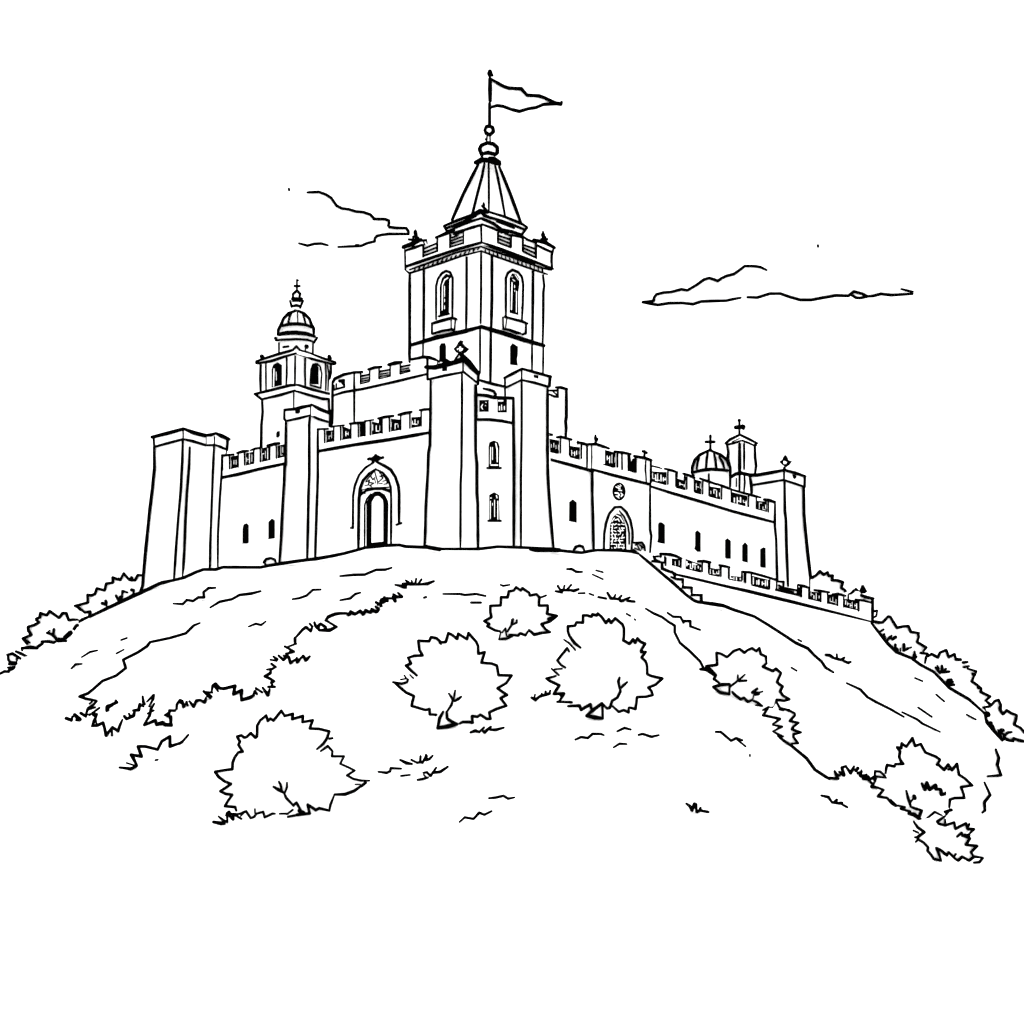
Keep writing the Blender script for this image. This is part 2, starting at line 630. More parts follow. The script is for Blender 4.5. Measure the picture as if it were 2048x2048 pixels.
t = thing('castle_bay', 'narrow wall bay with two arched windows stacked between the two tall square towers', 'castle wall', BAY.hit(990, 1095))
m = MB()
m.slab(BAY, P("C 825 445 1010 462 1195 470 1195 1990 850 1990"), 1.2)
m.ink(BAY, "C w26 840 672 960 672 1080 685 1190 708; w26 1192 470 1192 710 1197 1100 1195 1900; w30 832 430 935 440 1000 458 1190 465; w26 832 345 835 420; w20 835 440 835 670")
m.build('wall', t)
for i, q in enumerate(("C 862 485 955 480 955 597 862 597", "C 1037 475 1130 475 1130 605 1037 605")):
    mm = MB()
    mm.slab(BAY, P(q), 0.3, 1, 0.02)
    mm.ink(BAY, ("C w14 895 525 882 550 895 572; w12 925 505 930 508; w10 922 535 925 538" if i == 0 else "C w14 1058 545 1058 580; w10 1078 530 1080 580; w12 1105 545 1105 575; w22 1050 490 1090 490"), mat=0, off=0.05)
    mm.build('embrasure', t, (STONE, DARK))
opening(t, 'arched_window', BAY, "C 950 1130 950 930 960 890 1005 872 1045 890 1060 930 1058 1000 1056 1130",
        "C w12 972 940 970 1100; w9 990 940 990 1060; w15 1022 902 1035 960 1036 1080; w18 975 1112 1040 1112", extra="C w22 940 1140 1070 1140")
opening(t, 'arched_window', BAY, "C 957 1650 957 1400 1005 1372 1055 1400 1060 1640",
        "C w9 970 1460 970 1630; w9 1010 1450 1010 1610; w13 1028 1405 1034 1430; w14 1042 1460 1042 1640; w14 970 1430 980 1430; w8 990 1480 990 1500", extra="C w22 950 1650 1070 1650")

# ------------------------------------------------------------------ gate wall on the left front
t = thing('gate_wall', 'battlemented wall with the large pointed-arch gateway', 'castle wall', CL.hit(745, 1100))
m = MB()
m.slab(CL, P("E 752 525 1840 338 1840 1640 728 1800 728 1630 740 1180 752 850"), 2.0)
m.ink(CL, "E w30 762 590 900 565 1100 530 1450 478 1825 412; w22 752 380 752 850 740 1180 726 1630")
m.build('wall', t)
for q, top in (("E 755 380 815 378 815 530 755 538", "E w22 750 378 850 376"),
               ("E 905 355 970 350 970 505 905 515", "E w20 905 350 1005 340"),
               ("E 1070 328 1142 322 1142 475 1070 488", "E w24 1060 325 1130 318 1205 312"),
               ("E 1207 300 1258 292 1258 455 1207 464", "E w18 1205 300 1290 288"),
               ("E 1372 280 1442 262 1442 424 1372 436", "E w26 1335 275 1400 260 1480 250; w24 1352 280 1352 318"),
               ("E 1552 235 1640 222 1640 392 1552 408", "E w28 1532 240 1590 225 1655 212"),
               ("E 1750 190 1835 188 1835 358 1750 372", "E w26 1735 195 1780 188 1830 185")):
    merlon(t, CL, q, top, 1.1)
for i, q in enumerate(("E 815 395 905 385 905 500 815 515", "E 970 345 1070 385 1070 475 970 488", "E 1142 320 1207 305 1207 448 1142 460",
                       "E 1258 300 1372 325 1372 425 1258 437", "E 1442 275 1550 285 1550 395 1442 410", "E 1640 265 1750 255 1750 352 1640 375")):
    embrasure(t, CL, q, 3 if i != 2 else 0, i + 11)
m = MB()
m.slab(CL, P("E 1085 1335 1088 1020 1110 920 1150 820 1210 750 1310 690 1455 770 1500 840 1530 930 1540 1000 1538 1280 1470 1490 1460 1060 1440 950 1380 830 1310 770 1230 820 1180 900 1155 1020 1150 1525"), 0.15, 0, 0.05)
m.ink(CL, "E w19 1068 1332 1090 1332 1092 1020 1110 920 1150 820 1210 750 1290 700; w24 1320 695 1390 730 1455 770 1500 840 1530 930 1536 1000 1535 1285; w24 1510 1302 1558 1285", off=0.06)
m.ink(CL, "E w24 1142 1525 1148 1060 1160 950 1190 870 1250 805 1310 765; w18 1310 765 1380 800 1430 860 1456 940 1460 1060 1458 1490", off=0.06)
m.build('arch_hood', t)
m = MB()
m.slab(CL, P("E 1240 668 1310 620 1385 655 1320 695 1280 695"), 0.3, 1, 0.1)
m.ink(CL, "E w30 1238 668 1252 662; w34 1310 632 1310 650; w30 1372 655 1380 650; w14 1275 700 1300 690", off=0.1)
m.build('finial', t, (STONE, DARK))
m = MB()
m.slab(CL, P("E 1190 985 1190 900 1240 830 1310 780 1380 830 1430 900 1445 945"), 0.12, 0, 0.02)
m.ink(CL, [(w_ * .55, q_) for w_, q_ in strokes("E w13 1215 890 1250 870 1240 915 1205 925; 1260 830 1282 868 1300 845; w16 1262 832 1275 850; w13 1300 785 1312 830 1328 880 1330 912; 1330 895 1380 850 1362 825; 1378 882 1418 870 1420 905 1388 910;"
          "1250 925 1292 900 1240 890; 1180 965 1230 950; w17 1228 948 1300 945 1450 938; w14 1320 945 1450 962; w12 1345 800 1408 850; 1290 795 1250 840 1215 880;"
          "w12 1300 860 1310 900; 1345 905 1375 900; w14 1345 830 1365 840; w12 1400 850 1432 900; 1262 930 1272 930; w12 1175 990 1205 1000 1215 970; w12 1170 955 1180 985")], off=0.05)
m.build('tympanum', t)
m = MB()
m.ink(CL, "E w20 1165 1012 1220 970 1300 955 1380 955 1452 985; w11 1202 1510 1204 1110 1225 1050 1262 1005", off=0.05)
m.slab(CL, P("E 1220 1515 1220 1090 1250 1020 1300 980 1350 980 1400 1010 1430 1070 1435 1110 1428 1500"), 0.2, 1, 0.02)
m.build('doorway', t, (STONE, DARK))
m = MB()
m.slab(CL, P("E 1271 1474 1275 1080 1305 1032 1328 1025 1345 1030 1376 1062 1381 1095 1381 1462"), 0.2, 0, 0.08)
m.build('door', t, (STONE, INK))

# ------------------------------------------------------------------ slender tower, left wall, left corner tower
tower('slender_tower', 'slender plain tower between the gateway wall and the far left wall', T3L, T3R,
      ('E 684 150', 'E 425 195', 'E 865 220', 'E 680 242', 'E 440 300', 'E 860 315'),
      ('E 675 245', 'E 443 300', 'E 850 310', 'E 648 1640', 'E 385 1670', 'E 800 1640'),
      (('l', "E w28 430 192 540 182 600 165 684 148; w22 428 200 428 280 445 302; w22 445 300 560 275 675 245; w11 682 165 682 240"),
       ('r', "E w36 690 148 760 180 860 220; w42 878 205 878 340; w22 688 245 760 280 850 308")),
      (('l', "E w24 443 310 440 720 430 740 425 900 415 1050 405 1230 395 1450 380 1670"),
       ('l', "E w23 675 265 668 330 668 820 660 1040 655 1350 648 1640")),
      notch=('l', 'E 532 190 580 182 580 215 565 230 532 228'))

t = thing('curtain_wall', 'battlemented wall with two slits beside the far left tower', 'castle wall', W2.hit(510, 1133))
m = MB()
m.slab(W2, P("F 888 592 1502 452 1495 700 1470 1480 1440 1640 845 1640 850 1200 870 830 888 620"), 1.8)
m.ink(W2, "F w28 890 652 1050 620 1250 570 1495 518; w20 888 450 885 620 870 830 850 1200 848 1510")
m.build('wall', t)
for q, top in (("F 895 450 960 445 960 588 895 602", "F w26 890 440 1000 430"),
               ("F 1045 425 1105 405 1105 550 1045 570", "F w26 1035 415 1090 400 1140 395"),
               ("F 1195 380 1258 372 1258 520 1195 535", "F w20 1165 390 1210 372 1260 365"),
               ("F 1350 355 1412 345 1412 485 1350 500", "F w30 1330 345 1400 328 1440 322")):
    merlon(t, W2, q, top, 1.1)
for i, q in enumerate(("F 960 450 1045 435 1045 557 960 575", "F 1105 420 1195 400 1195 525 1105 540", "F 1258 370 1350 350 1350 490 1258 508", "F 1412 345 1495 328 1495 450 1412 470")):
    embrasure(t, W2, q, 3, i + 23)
slit(t, W2, "F 1085 1285 1085 1150 1095 1105 1125 1092 1148 1110 1148 1280 1135 1292 1075 1292")
slit(t, W2, "F 1335 1240 1335 1080 1370 1045 1400 1065 1400 1240 1325 1252")

t4 = tower('corner_tower', 'broad battered tower at the far left end of the castle', T4L, T4R,
      ('F 515 190', 'F 225 262', 'F 742 250', 'F 515 280', 'F 235 358', 'F 740 345'),
      ('F 510 282', 'F 235 358', 'F 740 342', 'F 422 1640', 'F 98 1760', 'F 690 1560'),
      (('l', "F w34 212 262 360 225 515 182; w26 228 265 235 360; w25 240 355 360 322 500 285; w14 513 200 513 280"),
       ('r', "F w34 515 182 620 220 720 245 745 245; w25 515 280 600 300 730 340; w16 742 265 742 335")),
      (('l', "F w26 232 360 235 560 215 760 190 960 165 1200 140 1450 120 1700 98 1755"),
       ('l', "F w22 510 290 505 480 490 780 465 1050 445 1320 425 1630"),
       ('r', "F w22 578 362 570 560 550 800 535 1080 525 1350 510 1605")))
m = MB()
tp, bt = corners(T5L, T5R, P('F 812 340')[0], P('F 742 342')[0], P('F 905 380')[0]), corners(T5L, T5R, P('F 768 1530')[0], P('F 690 1540')[0], P('F 860 1530')[0])
m.hexa(tp, drop(tp, bt, 1.06))
m.ink(plane3(tp[0], tp[3], bt[0]), "F w20 812 350 800 600 790 880 775 1300 770 1520")
ql, qr = T5L.moved(.35), T5R.moved(.35)
m.hexa(corners(ql, qr, P('F 818 235')[0], P('F 742 248')[0], P('F 950 278')[0]), corners(ql, qr, P('F 815 335')[0], P('F 742 342')[0], P('F 935 386')[0]))
m.ink(ql, "F w28 720 245 780 240 828 225; w24 730 342 818 338; w13 815 260 815 330")
m.ink(qr, "F w36 828 228 890 252 958 282; w30 945 280 938 385; w14 936 385 925 435; w22 818 335 880 358 935 385")
m.build('stair_turret', t4)

# ------------------------------------------------------------------ upper keep behind the gate wall
t = thing('keep_wall', 'higher battlemented inner wall behind and above the gateway wall', 'castle wall', KL.hit(760, 1000))
m = MB()
m.slab(KL, P("D 897 1165 1103 1112 1655 985 1840 945 1990 900 1990 2300 897 2300"), 6.0)
m.ink(KL, "D w22 900 1212 1000 1180 1100 1162 1180 1150 1500 1078 1830 998; w22 893 1085 893 1480; w18 1103 1000 1103 1470")
m.build('wall', t)
m = MB()
m.slab(KL, P("D 895 1090 925 1045 1000 1015 1103 992 1103 1125 897 1175"), 1.5, 0, .03)
m.ink(KL, "D w26 895 1085 915 1050 1000 1010 1100 988; w34 962 1072 1000 1068; w26 985 1080 1005 1110; w16 908 1115 908 1145; 930 1100 930 1135; w20 900 1158 1005 1130; w16 1005 1060 1010 1130", off=.03)
m.build('bartizan', t)
for q, top in (("D 1103 990 1165 988 1162 1110 1103 1125", "D w28 1100 988 1180 985"),
               ("D 1252 962 1345 935 1340 1065 1252 1088", "D w28 1240 960 1300 942 1365 935"),
               ("D 1450 910 1550 885 1545 1020 1450 1042", "D w32 1435 915 1500 898 1560 890"),
               ("D 1650 872 1800 835 1840 840 1840 955 1650 998", "D w24 1650 865 1770 840 1830 845 1900 872; w13 1805 860 1805 925")):
    merlon(t, KL, q, top, 1.2, len(P(q)) == 4)
for i, q in enumerate(("D 1165 1025 1252 1008 1252 1080 1165 1102", "D 1345 980 1450 962 1450 1030 1345 1055", "D 1550 935 1650 915 1650 978 1550 1008")):
    m = MB()
    m.slab(KL, P(q), 0.5, 0, -.3)
    (a, b, c, d) = P(q)
    st = [(4.0, [a, b]), (4.0, [d, c])]
    for k, (x0, x1) in ((.38, (.15, .8)), (.66, (.1, .9))):
        st.append((2.6, [(a[0] + (b[0] - a[0]) * x0, a[1] + (d[1] - a[1]) * k + (b[1] - a[1]) * x0), (a[0] + (b[0] - a[0]) * x1, a[1] + (d[1] - a[1]) * k + (b[1] - a[1]) * x1)]))
    m.ink(KL, st, off=-.25)
    m.build('embrasure', t)

# ------------------------------------------------------------------ great tower
gt = thing('great_tower', 'tallest square tower with steep ribbed spire and tall arched windows', 'tower', GL.hit(962, 1085))
m = MB()
top = corners(GL, GR, P('B 878 290')[0], P('B 190 510')[0], P('B 1478 510')[0])
bot = [Vector((p.x, p.y, at(962, 1100, GD).z - 2)) for p in top]
m.hexa(top, bot)
m.ink(GL, "B w27 190 515 190 1220 188 1290 190 1370; w25 327 485 327 800 325 1150; w18 320 1180 318 1315; w22 740 338 740 700 735 1050; w20 880 320 880 700 875 995; w18 870 1050 870 1475")
m.ink(GR, "B w24 985 335 985 760 978 1045; w23 975 1080 972 1400 970 1565; w24 1382 480 1380 800 1375 1165; w18 1372 1200 1372 1455; w21 1478 520 1490 640 1482 700 1480 1000 1475 1190; w18 1482 1225 1478 1490")
m.build('shaft', gt)
m = MB()
for pl_, q, k in ((GL, "B 190 1195 878 1015 878 1050 190 1225", "B w34 195 1210 450 1135 720 1075 880 1030"), (GR, "B 878 1015 1488 1195 1488 1235 878 1050", "B w38 880 1030 1100 1095 1300 1160 1488 1213")):
    m.ink(pl_, k)
m.build('string_course', gt)
m = MB()
m.ink(GL, "B w20 200 1345 330 1322 380 1325 430 1345 475 1370; w20 352 1345 352 1420; w24 450 1360 455 1400; w18 480 1355 540 1375; w22 545 1350 580 1378 620 1375")
m.build('roof_edge', gt)
m = MB()
m.ink(GR, "B w26 870 1548 1000 1585 1110 1610; w22 905 1628 960 1640 1005 1655 1022 1685 1015 1700", off=.05)
m.build('roof_edge', gt)
PGL, PGR = GL.moved(.8), GR.moved(.8)
m = MB()
m.hexa(corners(PGL, PGR, P('B 884 170')[0], P('B 150 402')[0], P('B 1563 435')[0]), corners(PGL, PGR, P('B 884 235')[0], P('B 150 458')[0], P('B 1568 478')[0]))
m.ink(PGL, "B w25 150 450 400 365 640 285 880 218; w20 144 290 148 480; w22 880 60 884 200")
m.ink(PGR, "B w23 884 218 1100 290 1350 385 1575 472; w22 1582 268 1562 340 1560 400 1568 472")
m.build('parapet', gt)
m = MB()
m.hexa(corners(PGL, PGR, P('B 884 235')[0], P('B 152 458')[0], P('B 1566 478')[0]), corners(GL.moved(.25), GR.moved(.25), P('B 884 305')[0], P('B 195 520')[0], P('B 1500 532')[0]))
fl = PGL
m.ink(fl, "B w15 145 480 185 515 300 480 500 415 700 345 880 300; w14 190 480 400 405 640 315 880 255")
m.ink(PGR, "B w15 884 300 1000 345 1200 415 1400 485 1520 525; w14 884 258 1000 300 1250 385 1460 460 1560 485; w10 884 238 1100 312 1400 425")
r = random.Random(3)
for k in range(15):
    x = (k + .5) / 15
    m.ink(fl, [(3.0 * r.uniform(.5, 1.2), [(780 + (210 + 660 * x) / S1, 440 + (498 - 222 * x) / S1), (780 + (222 + 660 * x) / S1, 440 + (482 - 222 * x) / S1)])])
    m.ink(PGR, [(3.0 * r.uniform(.5, 1.2), [(780 + (900 + 590 * x) / S1, 440 + (285 + 200 * x) / S1), (780 + (905 + 590 * x) / S1, 440 + (310 + 200 * x) / S1)])])
m.build('cornice', gt)
for pl_, q, top in ((PGL, "B 145 290 318 240 318 365 150 418", "B w40 128 262 220 228 300 190; w22 148 296 240 265 312 238"),
                    (PGL, "B 460 182 580 130 580 285 460 322", "B w24 442 170 520 140 612 108"),
                    (PGL, "B 710 105 884 52 884 190 710 245", "B w22 700 102 800 70 890 45"),
                    (PGR, "B 884 52 1040 125 1040 235 884 185", "B w22 890 42 1000 82 1080 122"),
                    (PGR, "B 1172 145 1280 175 1280 320 1172 280", "B w20 1170 145 1285 170"),
                    (PGR, "B 1415 240 1568 298 1562 440 1415 385", "B w34 1388 192 1500 218 1590 268; w22 1418 242 1490 278 1568 312")):
    merlon(gt, PGL if pl_ is PGL else PGR, q, top, 1.2)
for pl_, q, ls in ((PGL, "B 318 245 460 200 460 310 318 358", "B w16 330 275 450 225; 330 312 448 265; w18 320 350 455 300; w20 320 245 320 355; w16 455 180 455 300"),
                   (PGL, "B 580 130 710 95 710 235 580 282", "B w38 620 130 705 105; w15 600 170 655 148; 590 200 705 158; 590 228 705 190; w18 582 262 710 222; w20 580 140 580 265; w14 710 110 710 230"),
                   (PGR, "B 1040 125 1172 150 1172 275 1040 232", "B w17 1048 150 1168 190; 1045 180 1165 228; w18 1042 215 1165 262; w16 1045 125 1045 215; w18 1170 150 1165 262; w20 1070 95 1120 130 1160 150"),
                   (PGR, "B 1280 185 1415 225 1415 375 1280 300", "B w20 1285 160 1330 190 1400 215; w17 1290 240 1400 278; 1285 268 1400 320; w20 1280 298 1415 368; w18 1285 170 1285 290; w22 1412 220 1412 365")):
    m = MB()
    m.slab(pl_, P(q), 0.6, 0, -.3)
    m.ink(pl_, ls, off=-.1)
    m.build('embrasure', gt)
m = MB()
m.ink(PGL, "B w46 245 115 250 160; w36 270 175 265 200; w26 182 188 260 195; w14 245 95 245 100; w20 225 185 222 160", mat=1, off=.3)
m.build('finial', gt)
m = MB()
m.ink(PGR, "B w44 1478 140 1478 150; w26 1478 118 1478 200; w14 1478 106 1478 112; w26 1462 185 1518 185; w36 1395 195 1510 215; w24 1480 160 1500 165", mat=1, off=.3)
m.build('finial', gt)
m = MB()
m.ink(PGL, "B w26 300 200 350 195; w14 355 205 358 225; w16 325 215 335 235", off=.3)
m.build('finial', gt)
# spire with its own eaves
SGL, SGR = GL.moved(-1.2), GR.moved(-1.2)
m = MB()
m.hexa(corners(SGL, SGR, P('A 882 1455')[0], P('A 522 1605')[0], P('A 1322 1622')[0]), corners(SGL, SGR, P('A 882 1570')[0], P('A 552 1672')[0], P('A 1282 1700')[0]))
sb = [P('A 882 1560')[0], P('A 560 1665')[0], P('A 1275 1690')[0]]
tp = corners(SGL.moved(-.3), SGR.moved(-.3), *sb)
m.hexa(tp, [Vector((p.x, p.y, p.z - 5)) for p in tp])
m.ink(SGL, "A w22 522 1602 660 1545 800 1492 870 1445; w22 535 1628 690 1572 830 1505; w20 550 1658 700 1590 780 1560 875 1530; w22 445 1715 540 1670 620 1640; w26 520 1605 550 1655; w34 820 1495 880 1460 940 1470")
m.ink(SGR, "A w22 940 1462 1110 1515 1270 1580 1325 1615; w22 890 1485 960 1520 1050 1545 1180 1590 1305 1640; w26 885 1530 1000 1580 1080 1640 1180 1660 1280 1690; w28 1325 1620 1280 1680; w18 905 1505 975 1530; w15 1030 1560 1200 1625")
m.build('eaves', gt)
uc, sd = 780 + 948 / S1, GD + 8.5
sp = MB()
sp.lathe(uc, sd, [(120 + 1005 / S1, 100 / S1), (120 + 1600 / S1, 344 / S1)], 0, 24, .45)


class Cone:
    def hit(s, u, v, off=0.0):
        k = (v - (120 + 1005 / S1)) / (615 / S1)
        r = (100 + 252 * max(0, k)) / S1
        q = (u - uc) / r
        return at(u, v, sd - .45 * r / F * sd * math.sqrt(max(0, 1 - q * q)) - off)


sp.ink(Cone(), "A w30 850 1015 800 1110 706 1300 600 1545; w22 912 1000 890 1120 850 1270 800 1470 790 1490; w18 953 990 955 1200 955 1455; w20 1012 1000 1040 1130 1080 1330 1112 1510; w28 1055 1030 1097 1130 1165 1300 1268 1580", off=.9)
SF = front(sd - 1.9)
sp_o = sp.build('spire', gt)
m = MB()
m.lathe(uc, sd, [(120 + 935 / S1, 60 / S1), (120 + 960 / S1, 85 / S1), (120 + 990 / S1, 125 / S1), (120 + 1015 / S1, 105 / S1)], 0, 20)
m.ink(SF, "A w40 825 990 880 965 945 968 1000 985 1060 1005; w26 960 945 1010 950 1065 985; w20 835 1005 880 990")
m.lathe(uc, sd, [(120 + 795 / S1, 20 / S1), (120 + 820 / S1, 70 / S1), (120 + 860 / S1, 92 / S1), (120 + 900 / S1, 75 / S1), (120 + 940 / S1, 55 / S1)], 0, 20)
m.ink(SF, "A w31 888 930 880 900 865 862 882 825 940 800 1000 812 1037 845 1037 895 1015 912 950 895 895 905; w20 890 940 895 915")
m.lathe(uc, sd, [(120 + 630 / S1, 20 / S1), (120 + 680 / S1, 48 / S1), (120 + 730 / S1, 20 / S1), (120 + 790 / S1, 22 / S1)], 0, 16)
m.ink(SF, "A w29 915 680 930 645 960 638 992 652 1000 690 965 725 930 708 915 680; w18 938 735 932 780; w16 966 735 968 785; w22 925 765 932 772")
m.build('orb', sp_o)
m = MB()
m.ink(SF, "A w34 962 630 962 420; w38 966 395 966 180; w22 964 180 964 160")
m.ink(SF, "A w58 965 118 965 135; w26 985 140 990 148")
m.build('flagpole', sp_o, (INK, INK))
m = MB()
m.ink(SGL.moved(.5), "A w34 905 1400 903 1410; w22 905 1385 905 1390; w24 890 1410 920 1440 950 1470; w16 865 1460 880 1445")
m.build('finial', gt)
# tall windows
for pl_, body, wh, fr, sill, sink in (
    (GL, "B 478 925 478 640 500 560 540 518 578 530 592 552 575 575 570 905", "B w15 508 625 505 870; w11 527 640 527 740; 527 765 527 790; 527 830 527 858; w16 512 620 528 580 560 558",
     "B w19 445 958 445 640 462 570 500 515 540 492 580 505 605 560 602 935; w18 470 930 570 905", "B 402 1000 600 945 640 955 622 1070 405 1105",
     "B w24 405 1000 500 972 600 945 640 958; w18 405 1000 405 1095 420 1100; w22 410 1100 500 1072 600 1056 620 1072; w12 590 960 590 1060; w16 632 960 622 1060"),
    (GR, "B 1155 897 1155 560 1180 515 1220 520 1250 570 1252 620 1240 700 1242 920", "B w17 1178 605 1172 865; w14 1222 690 1220 890; w10 1203 632 1203 655; 1205 680 1205 690; w10 1208 528 1242 580; w10 1175 545 1180 550; 1185 575 1205 590",
     "B w19 1120 935 1120 560 1140 510 1185 482 1240 505 1275 550 1287 620 1283 820 1275 960; w22 1278 840 1276 850; 1278 890 1278 905", "B 1088 940 1110 928 1280 980 1322 998 1315 1102 1280 1106 1092 1050",
     "B w18 1090 940 1095 1050; w22 1110 935 1200 960 1280 980 1328 1000; w20 1315 1000 1312 1095 1280 1105; w22 1095 1052 1150 1060 1220 1085 1262 1095; w11 1128 955 1118 1040")):
    o = opening(gt, 'arched_window', pl_, body, wh, extra=fr)
    m = MB()
    m.slab(pl_, P(sill), 0.5, 0, .3)
    m.ink(pl_, sink, off=.32)
    m.build('sill', o)
slit(gt, GL, "B 475 1370 475 1220 492 1190 532 1188 542 1220 542 1370")
slit(gt, GR, "B 1160 1397 1160 1220 1185 1188 1237 1222 1236 1300 1228 1350 1237 1408")
# the pennant hangs from the pole
topl = P("A 980 185 1040 222 1100 255 1150 272 1215 275 1270 278 1300 312 1325 340 1440 347 1500 367 1570 402 1610 418 1655 416")
botl = P("A 980 456 1035 440 1090 448 1180 480 1250 497 1340 470 1410 460 1480 430 1560 425 1650 425")


def samp(pts, u):
    return lerp(pts, u)


fl_m = MB()
N = 40
u0, u1 = topl[0][0], topl[-1][0]
rows = []
for i in range(N + 1):
    u = u0 + (u1 - u0) * i / N
    y = sd - 1.9 + 0.35 * math.sin(i * .42) * min(1, i / 8)
    rows.append((at(u, samp(topl, u), y), at(u, samp(botl, u), y)))
for s_ in (-.03, .03):
    for a, b in rows:
        fl_m.v += [a + Vector((0, s_, 0)), b + Vector((0, s_, 0))]
for i in range(N):
    a = 2 * i
    fl_m.face([a, a + 1, a + 3, a + 2], 0)
    b = 2 * (N + 1) + a
    fl_m.face([b + 2, b + 3, b + 1, b], 0)


class Wave:
    def hit(s, u, v, off=0.0):
        i = max(0, min(N, (u - u0) / (u1 - u0) * N))
        return at(u, v, sd - 1.9 + 0.35 * math.sin(i * .42) * min(1, i / 8) - .03 - off)


fl_m.ink(Wave(), [(26 / S1, topl), (25 / S1, botl), (30 / S1, P("A 1610 425 1650 425 1658 408"))])
tag(fl_m.build('pennant', None, (CLOTH, INK)), 'long white pennant flying from the pole on the spire', 'flag')

# ------------------------------------------------------------------ domed bell tower at the back left
BD = 128.0
bf = 480 + 530 / S1
BL, BR = wallplane(bf, BD, -.72, .69), wallplane(bf, BD, .72, .69)
bt_ = thing('bell_tower', 'bell tower with ribbed dome and pointed lantern behind the left walls', 'tower', BL.hit(bf, 1085))


def block(m, pl, pr, a, b, toz=None):
    c = [P(x)[0] for x in a]
    t_ = corners(pl, pr, *c)
    if toz is not None:
        m.hexa(t_, [Vector((p.x, p.y, toz)) for p in t_])
    else:
        d = [P(x)[0] for x in b]
        m.hexa(t_, corners(pl, pr, *d))


m = MB()
block(m, BL, BR, ('D 528 1160', 'D 215 1250', 'D 862 1250'), None, at(bf, 1120, BD).z)
m.ink(BL, "D w25 213 1262 220 1370 208 1500 205 1700 205 1920; w17 520 1190 520 1328")
m.ink(BR, "D w24 860 1250 862 1370; w22 893 1100 893 1360; w56 882 1375 882 1500", off=.05)
m.build('shaft', bt_)
m = MB()
q, r_ = BL.moved(.5), BR.moved(.5)
block(m, q, r_, ('D 530 1115', 'D 145 1195', 'D 868 1195'), ('D 530 1165', 'D 212 1250', 'D 868 1245'))
m.ink(q, "D w25 140 1198 300 1160 490 1112 535 1112; w23 215 1248 370 1212 530 1165; w26 145 1200 215 1255")
m.ink(r_, "D w25 535 1112 570 1115 700 1155 860 1195; w23 530 1165 660 1205 800 1245 860 1246")
m.build('cornice', bt_)
m = MB()
block(m, BL.moved(-.3), BR.moved(-.3), ('D 535 800', 'D 195 890', 'D 878 890'), ('D 532 1130', 'D 197 1210', 'D 872 1210'))
q, r_ = BL.moved(-.3), BR.moved(-.3)
m.ink(q, "D w26 200 900 198 1050 200 1165; w18 250 905 252 1168; w18 452 850 452 1000 447 1112; w17 533 830 530 1100")
m.ink(r_, "D w18 630 850 628 980 632 1118; w14 826 900 832 1030 828 1160; w20 880 920 878 990 868 1050; w11 845 920 858 1000 850 1165")
bel = m.build('belfry', bt_)
opening(bt_, 'belfry_opening', q, "D 303 1137 303 960 320 915 362 890 406 918 406 1112", "D w20 330 955 325 1122; w9 350 985 352 1065")
opening(bt_, 'belfry_opening', r_, "D 672 1100 680 960 700 905 735 898 760 918 760 1105", "D w12 755 925 775 960 778 1000 765 1120", extra="D w13 745 905 775 935 788 1000 782 1140; w16 680 1112 730 1125 782 1142")
m = MB()
q, r_ = BL.moved(.35), BR.moved(.35)
block(m, q, r_, ('D 541 775', 'D 150 880', 'D 925 885'), ('D 541 805', 'D 165 905', 'D 905 912'))
m.ink(q, "D w22 155 882 250 850 370 812 470 785 515 770; w22 165 903 300 880 420 840 541 805; w34 160 895 175 900; w46 210 835 222 850")
m.ink(r_, "D w22 575 775 640 795 780 845 920 890; w22 541 805 640 835 700 860 900 912; w36 905 905 918 900; w44 862 835 868 855")
m.build('upper_cornice', bt_)
duc, dd = 480 + 542 / S1, BD + 5.8
V = lambda y: 540 + y / S1
R_ = lambda r: r / S1
dr = MB()
dr.lathe(duc, dd, [(V(610), R_(178)), (V(640), R_(205)), (V(662), R_(212)), (V(700), R_(168)), (V(840), R_(168))], 0, 32)
DC = Round(duc, dd, R_(214))
dr.ink(DC, "D w19 376 705 376 806; w20 706 700 704 802; w24 340 655 358 682; w30 340 662 345 658; w26 745 655 715 700; w24 420 745 468 737; w44 640 738 645 742; w12 632 755 632 778;"
           "w20 505 775 545 738 588 782; w18 345 682 400 674 545 668 650 674 715 695; w34 370 622 450 608 540 604 640 615 720 640", off=.1)
dro = dr.build('drum', bt_)
dm = MB()
dm.lathe(duc, dd, [(V(398), R_(14)), (V(410), R_(62)), (V(430), R_(92)), (V(470), R_(125)), (V(520), R_(152)), (V(560), R_(172)), (V(618), R_(176))], 0, 32)
dm.ink(DC, "D w25 366 612 370 580 400 520 420 470 470 418 530 396; w25 565 396 620 420 670 470 690 525 712 565 714 615; w18 500 412 478 455 466 510; w10 555 410 558 510; w17 602 418 622 470 634 520; w26 400 540 480 522 560 520 640 530 690 552; w20 530 390 550 395", off=.1)
dm.build('dome', bt_)
m = MB()
m.lathe(duc, dd, [(V(190), R_(6)), (V(230), R_(38)), (V(262), R_(36)), (V(275), R_(56)), (V(300), R_(66)), (V(360), R_(40)), (V(400), R_(30))], 0, 16)
LF = front(dd - 1.8)
m.ink(LF, "D w21 512 268 512 232 550 198 582 232 574 262; w34 508 278 595 278; w24 484 298 498 355; w24 608 298 582 365; w22 500 350 545 342 588 352; w18 510 300 550 295 590 302")
m.ink(LF, "D w20 550 195 550 95; w26 528 155 575 155; w22 550 165 550 180; w18 552 96 562 100")
m.build('lantern', bt_)
m = MB()
m.slab(BL, P("D 348 1618 348 1575 362 1555 386 1555 386 1602 370 1622"), .3, 1, .02)
m.build('slit_window', bt_, (STONE, DARK))

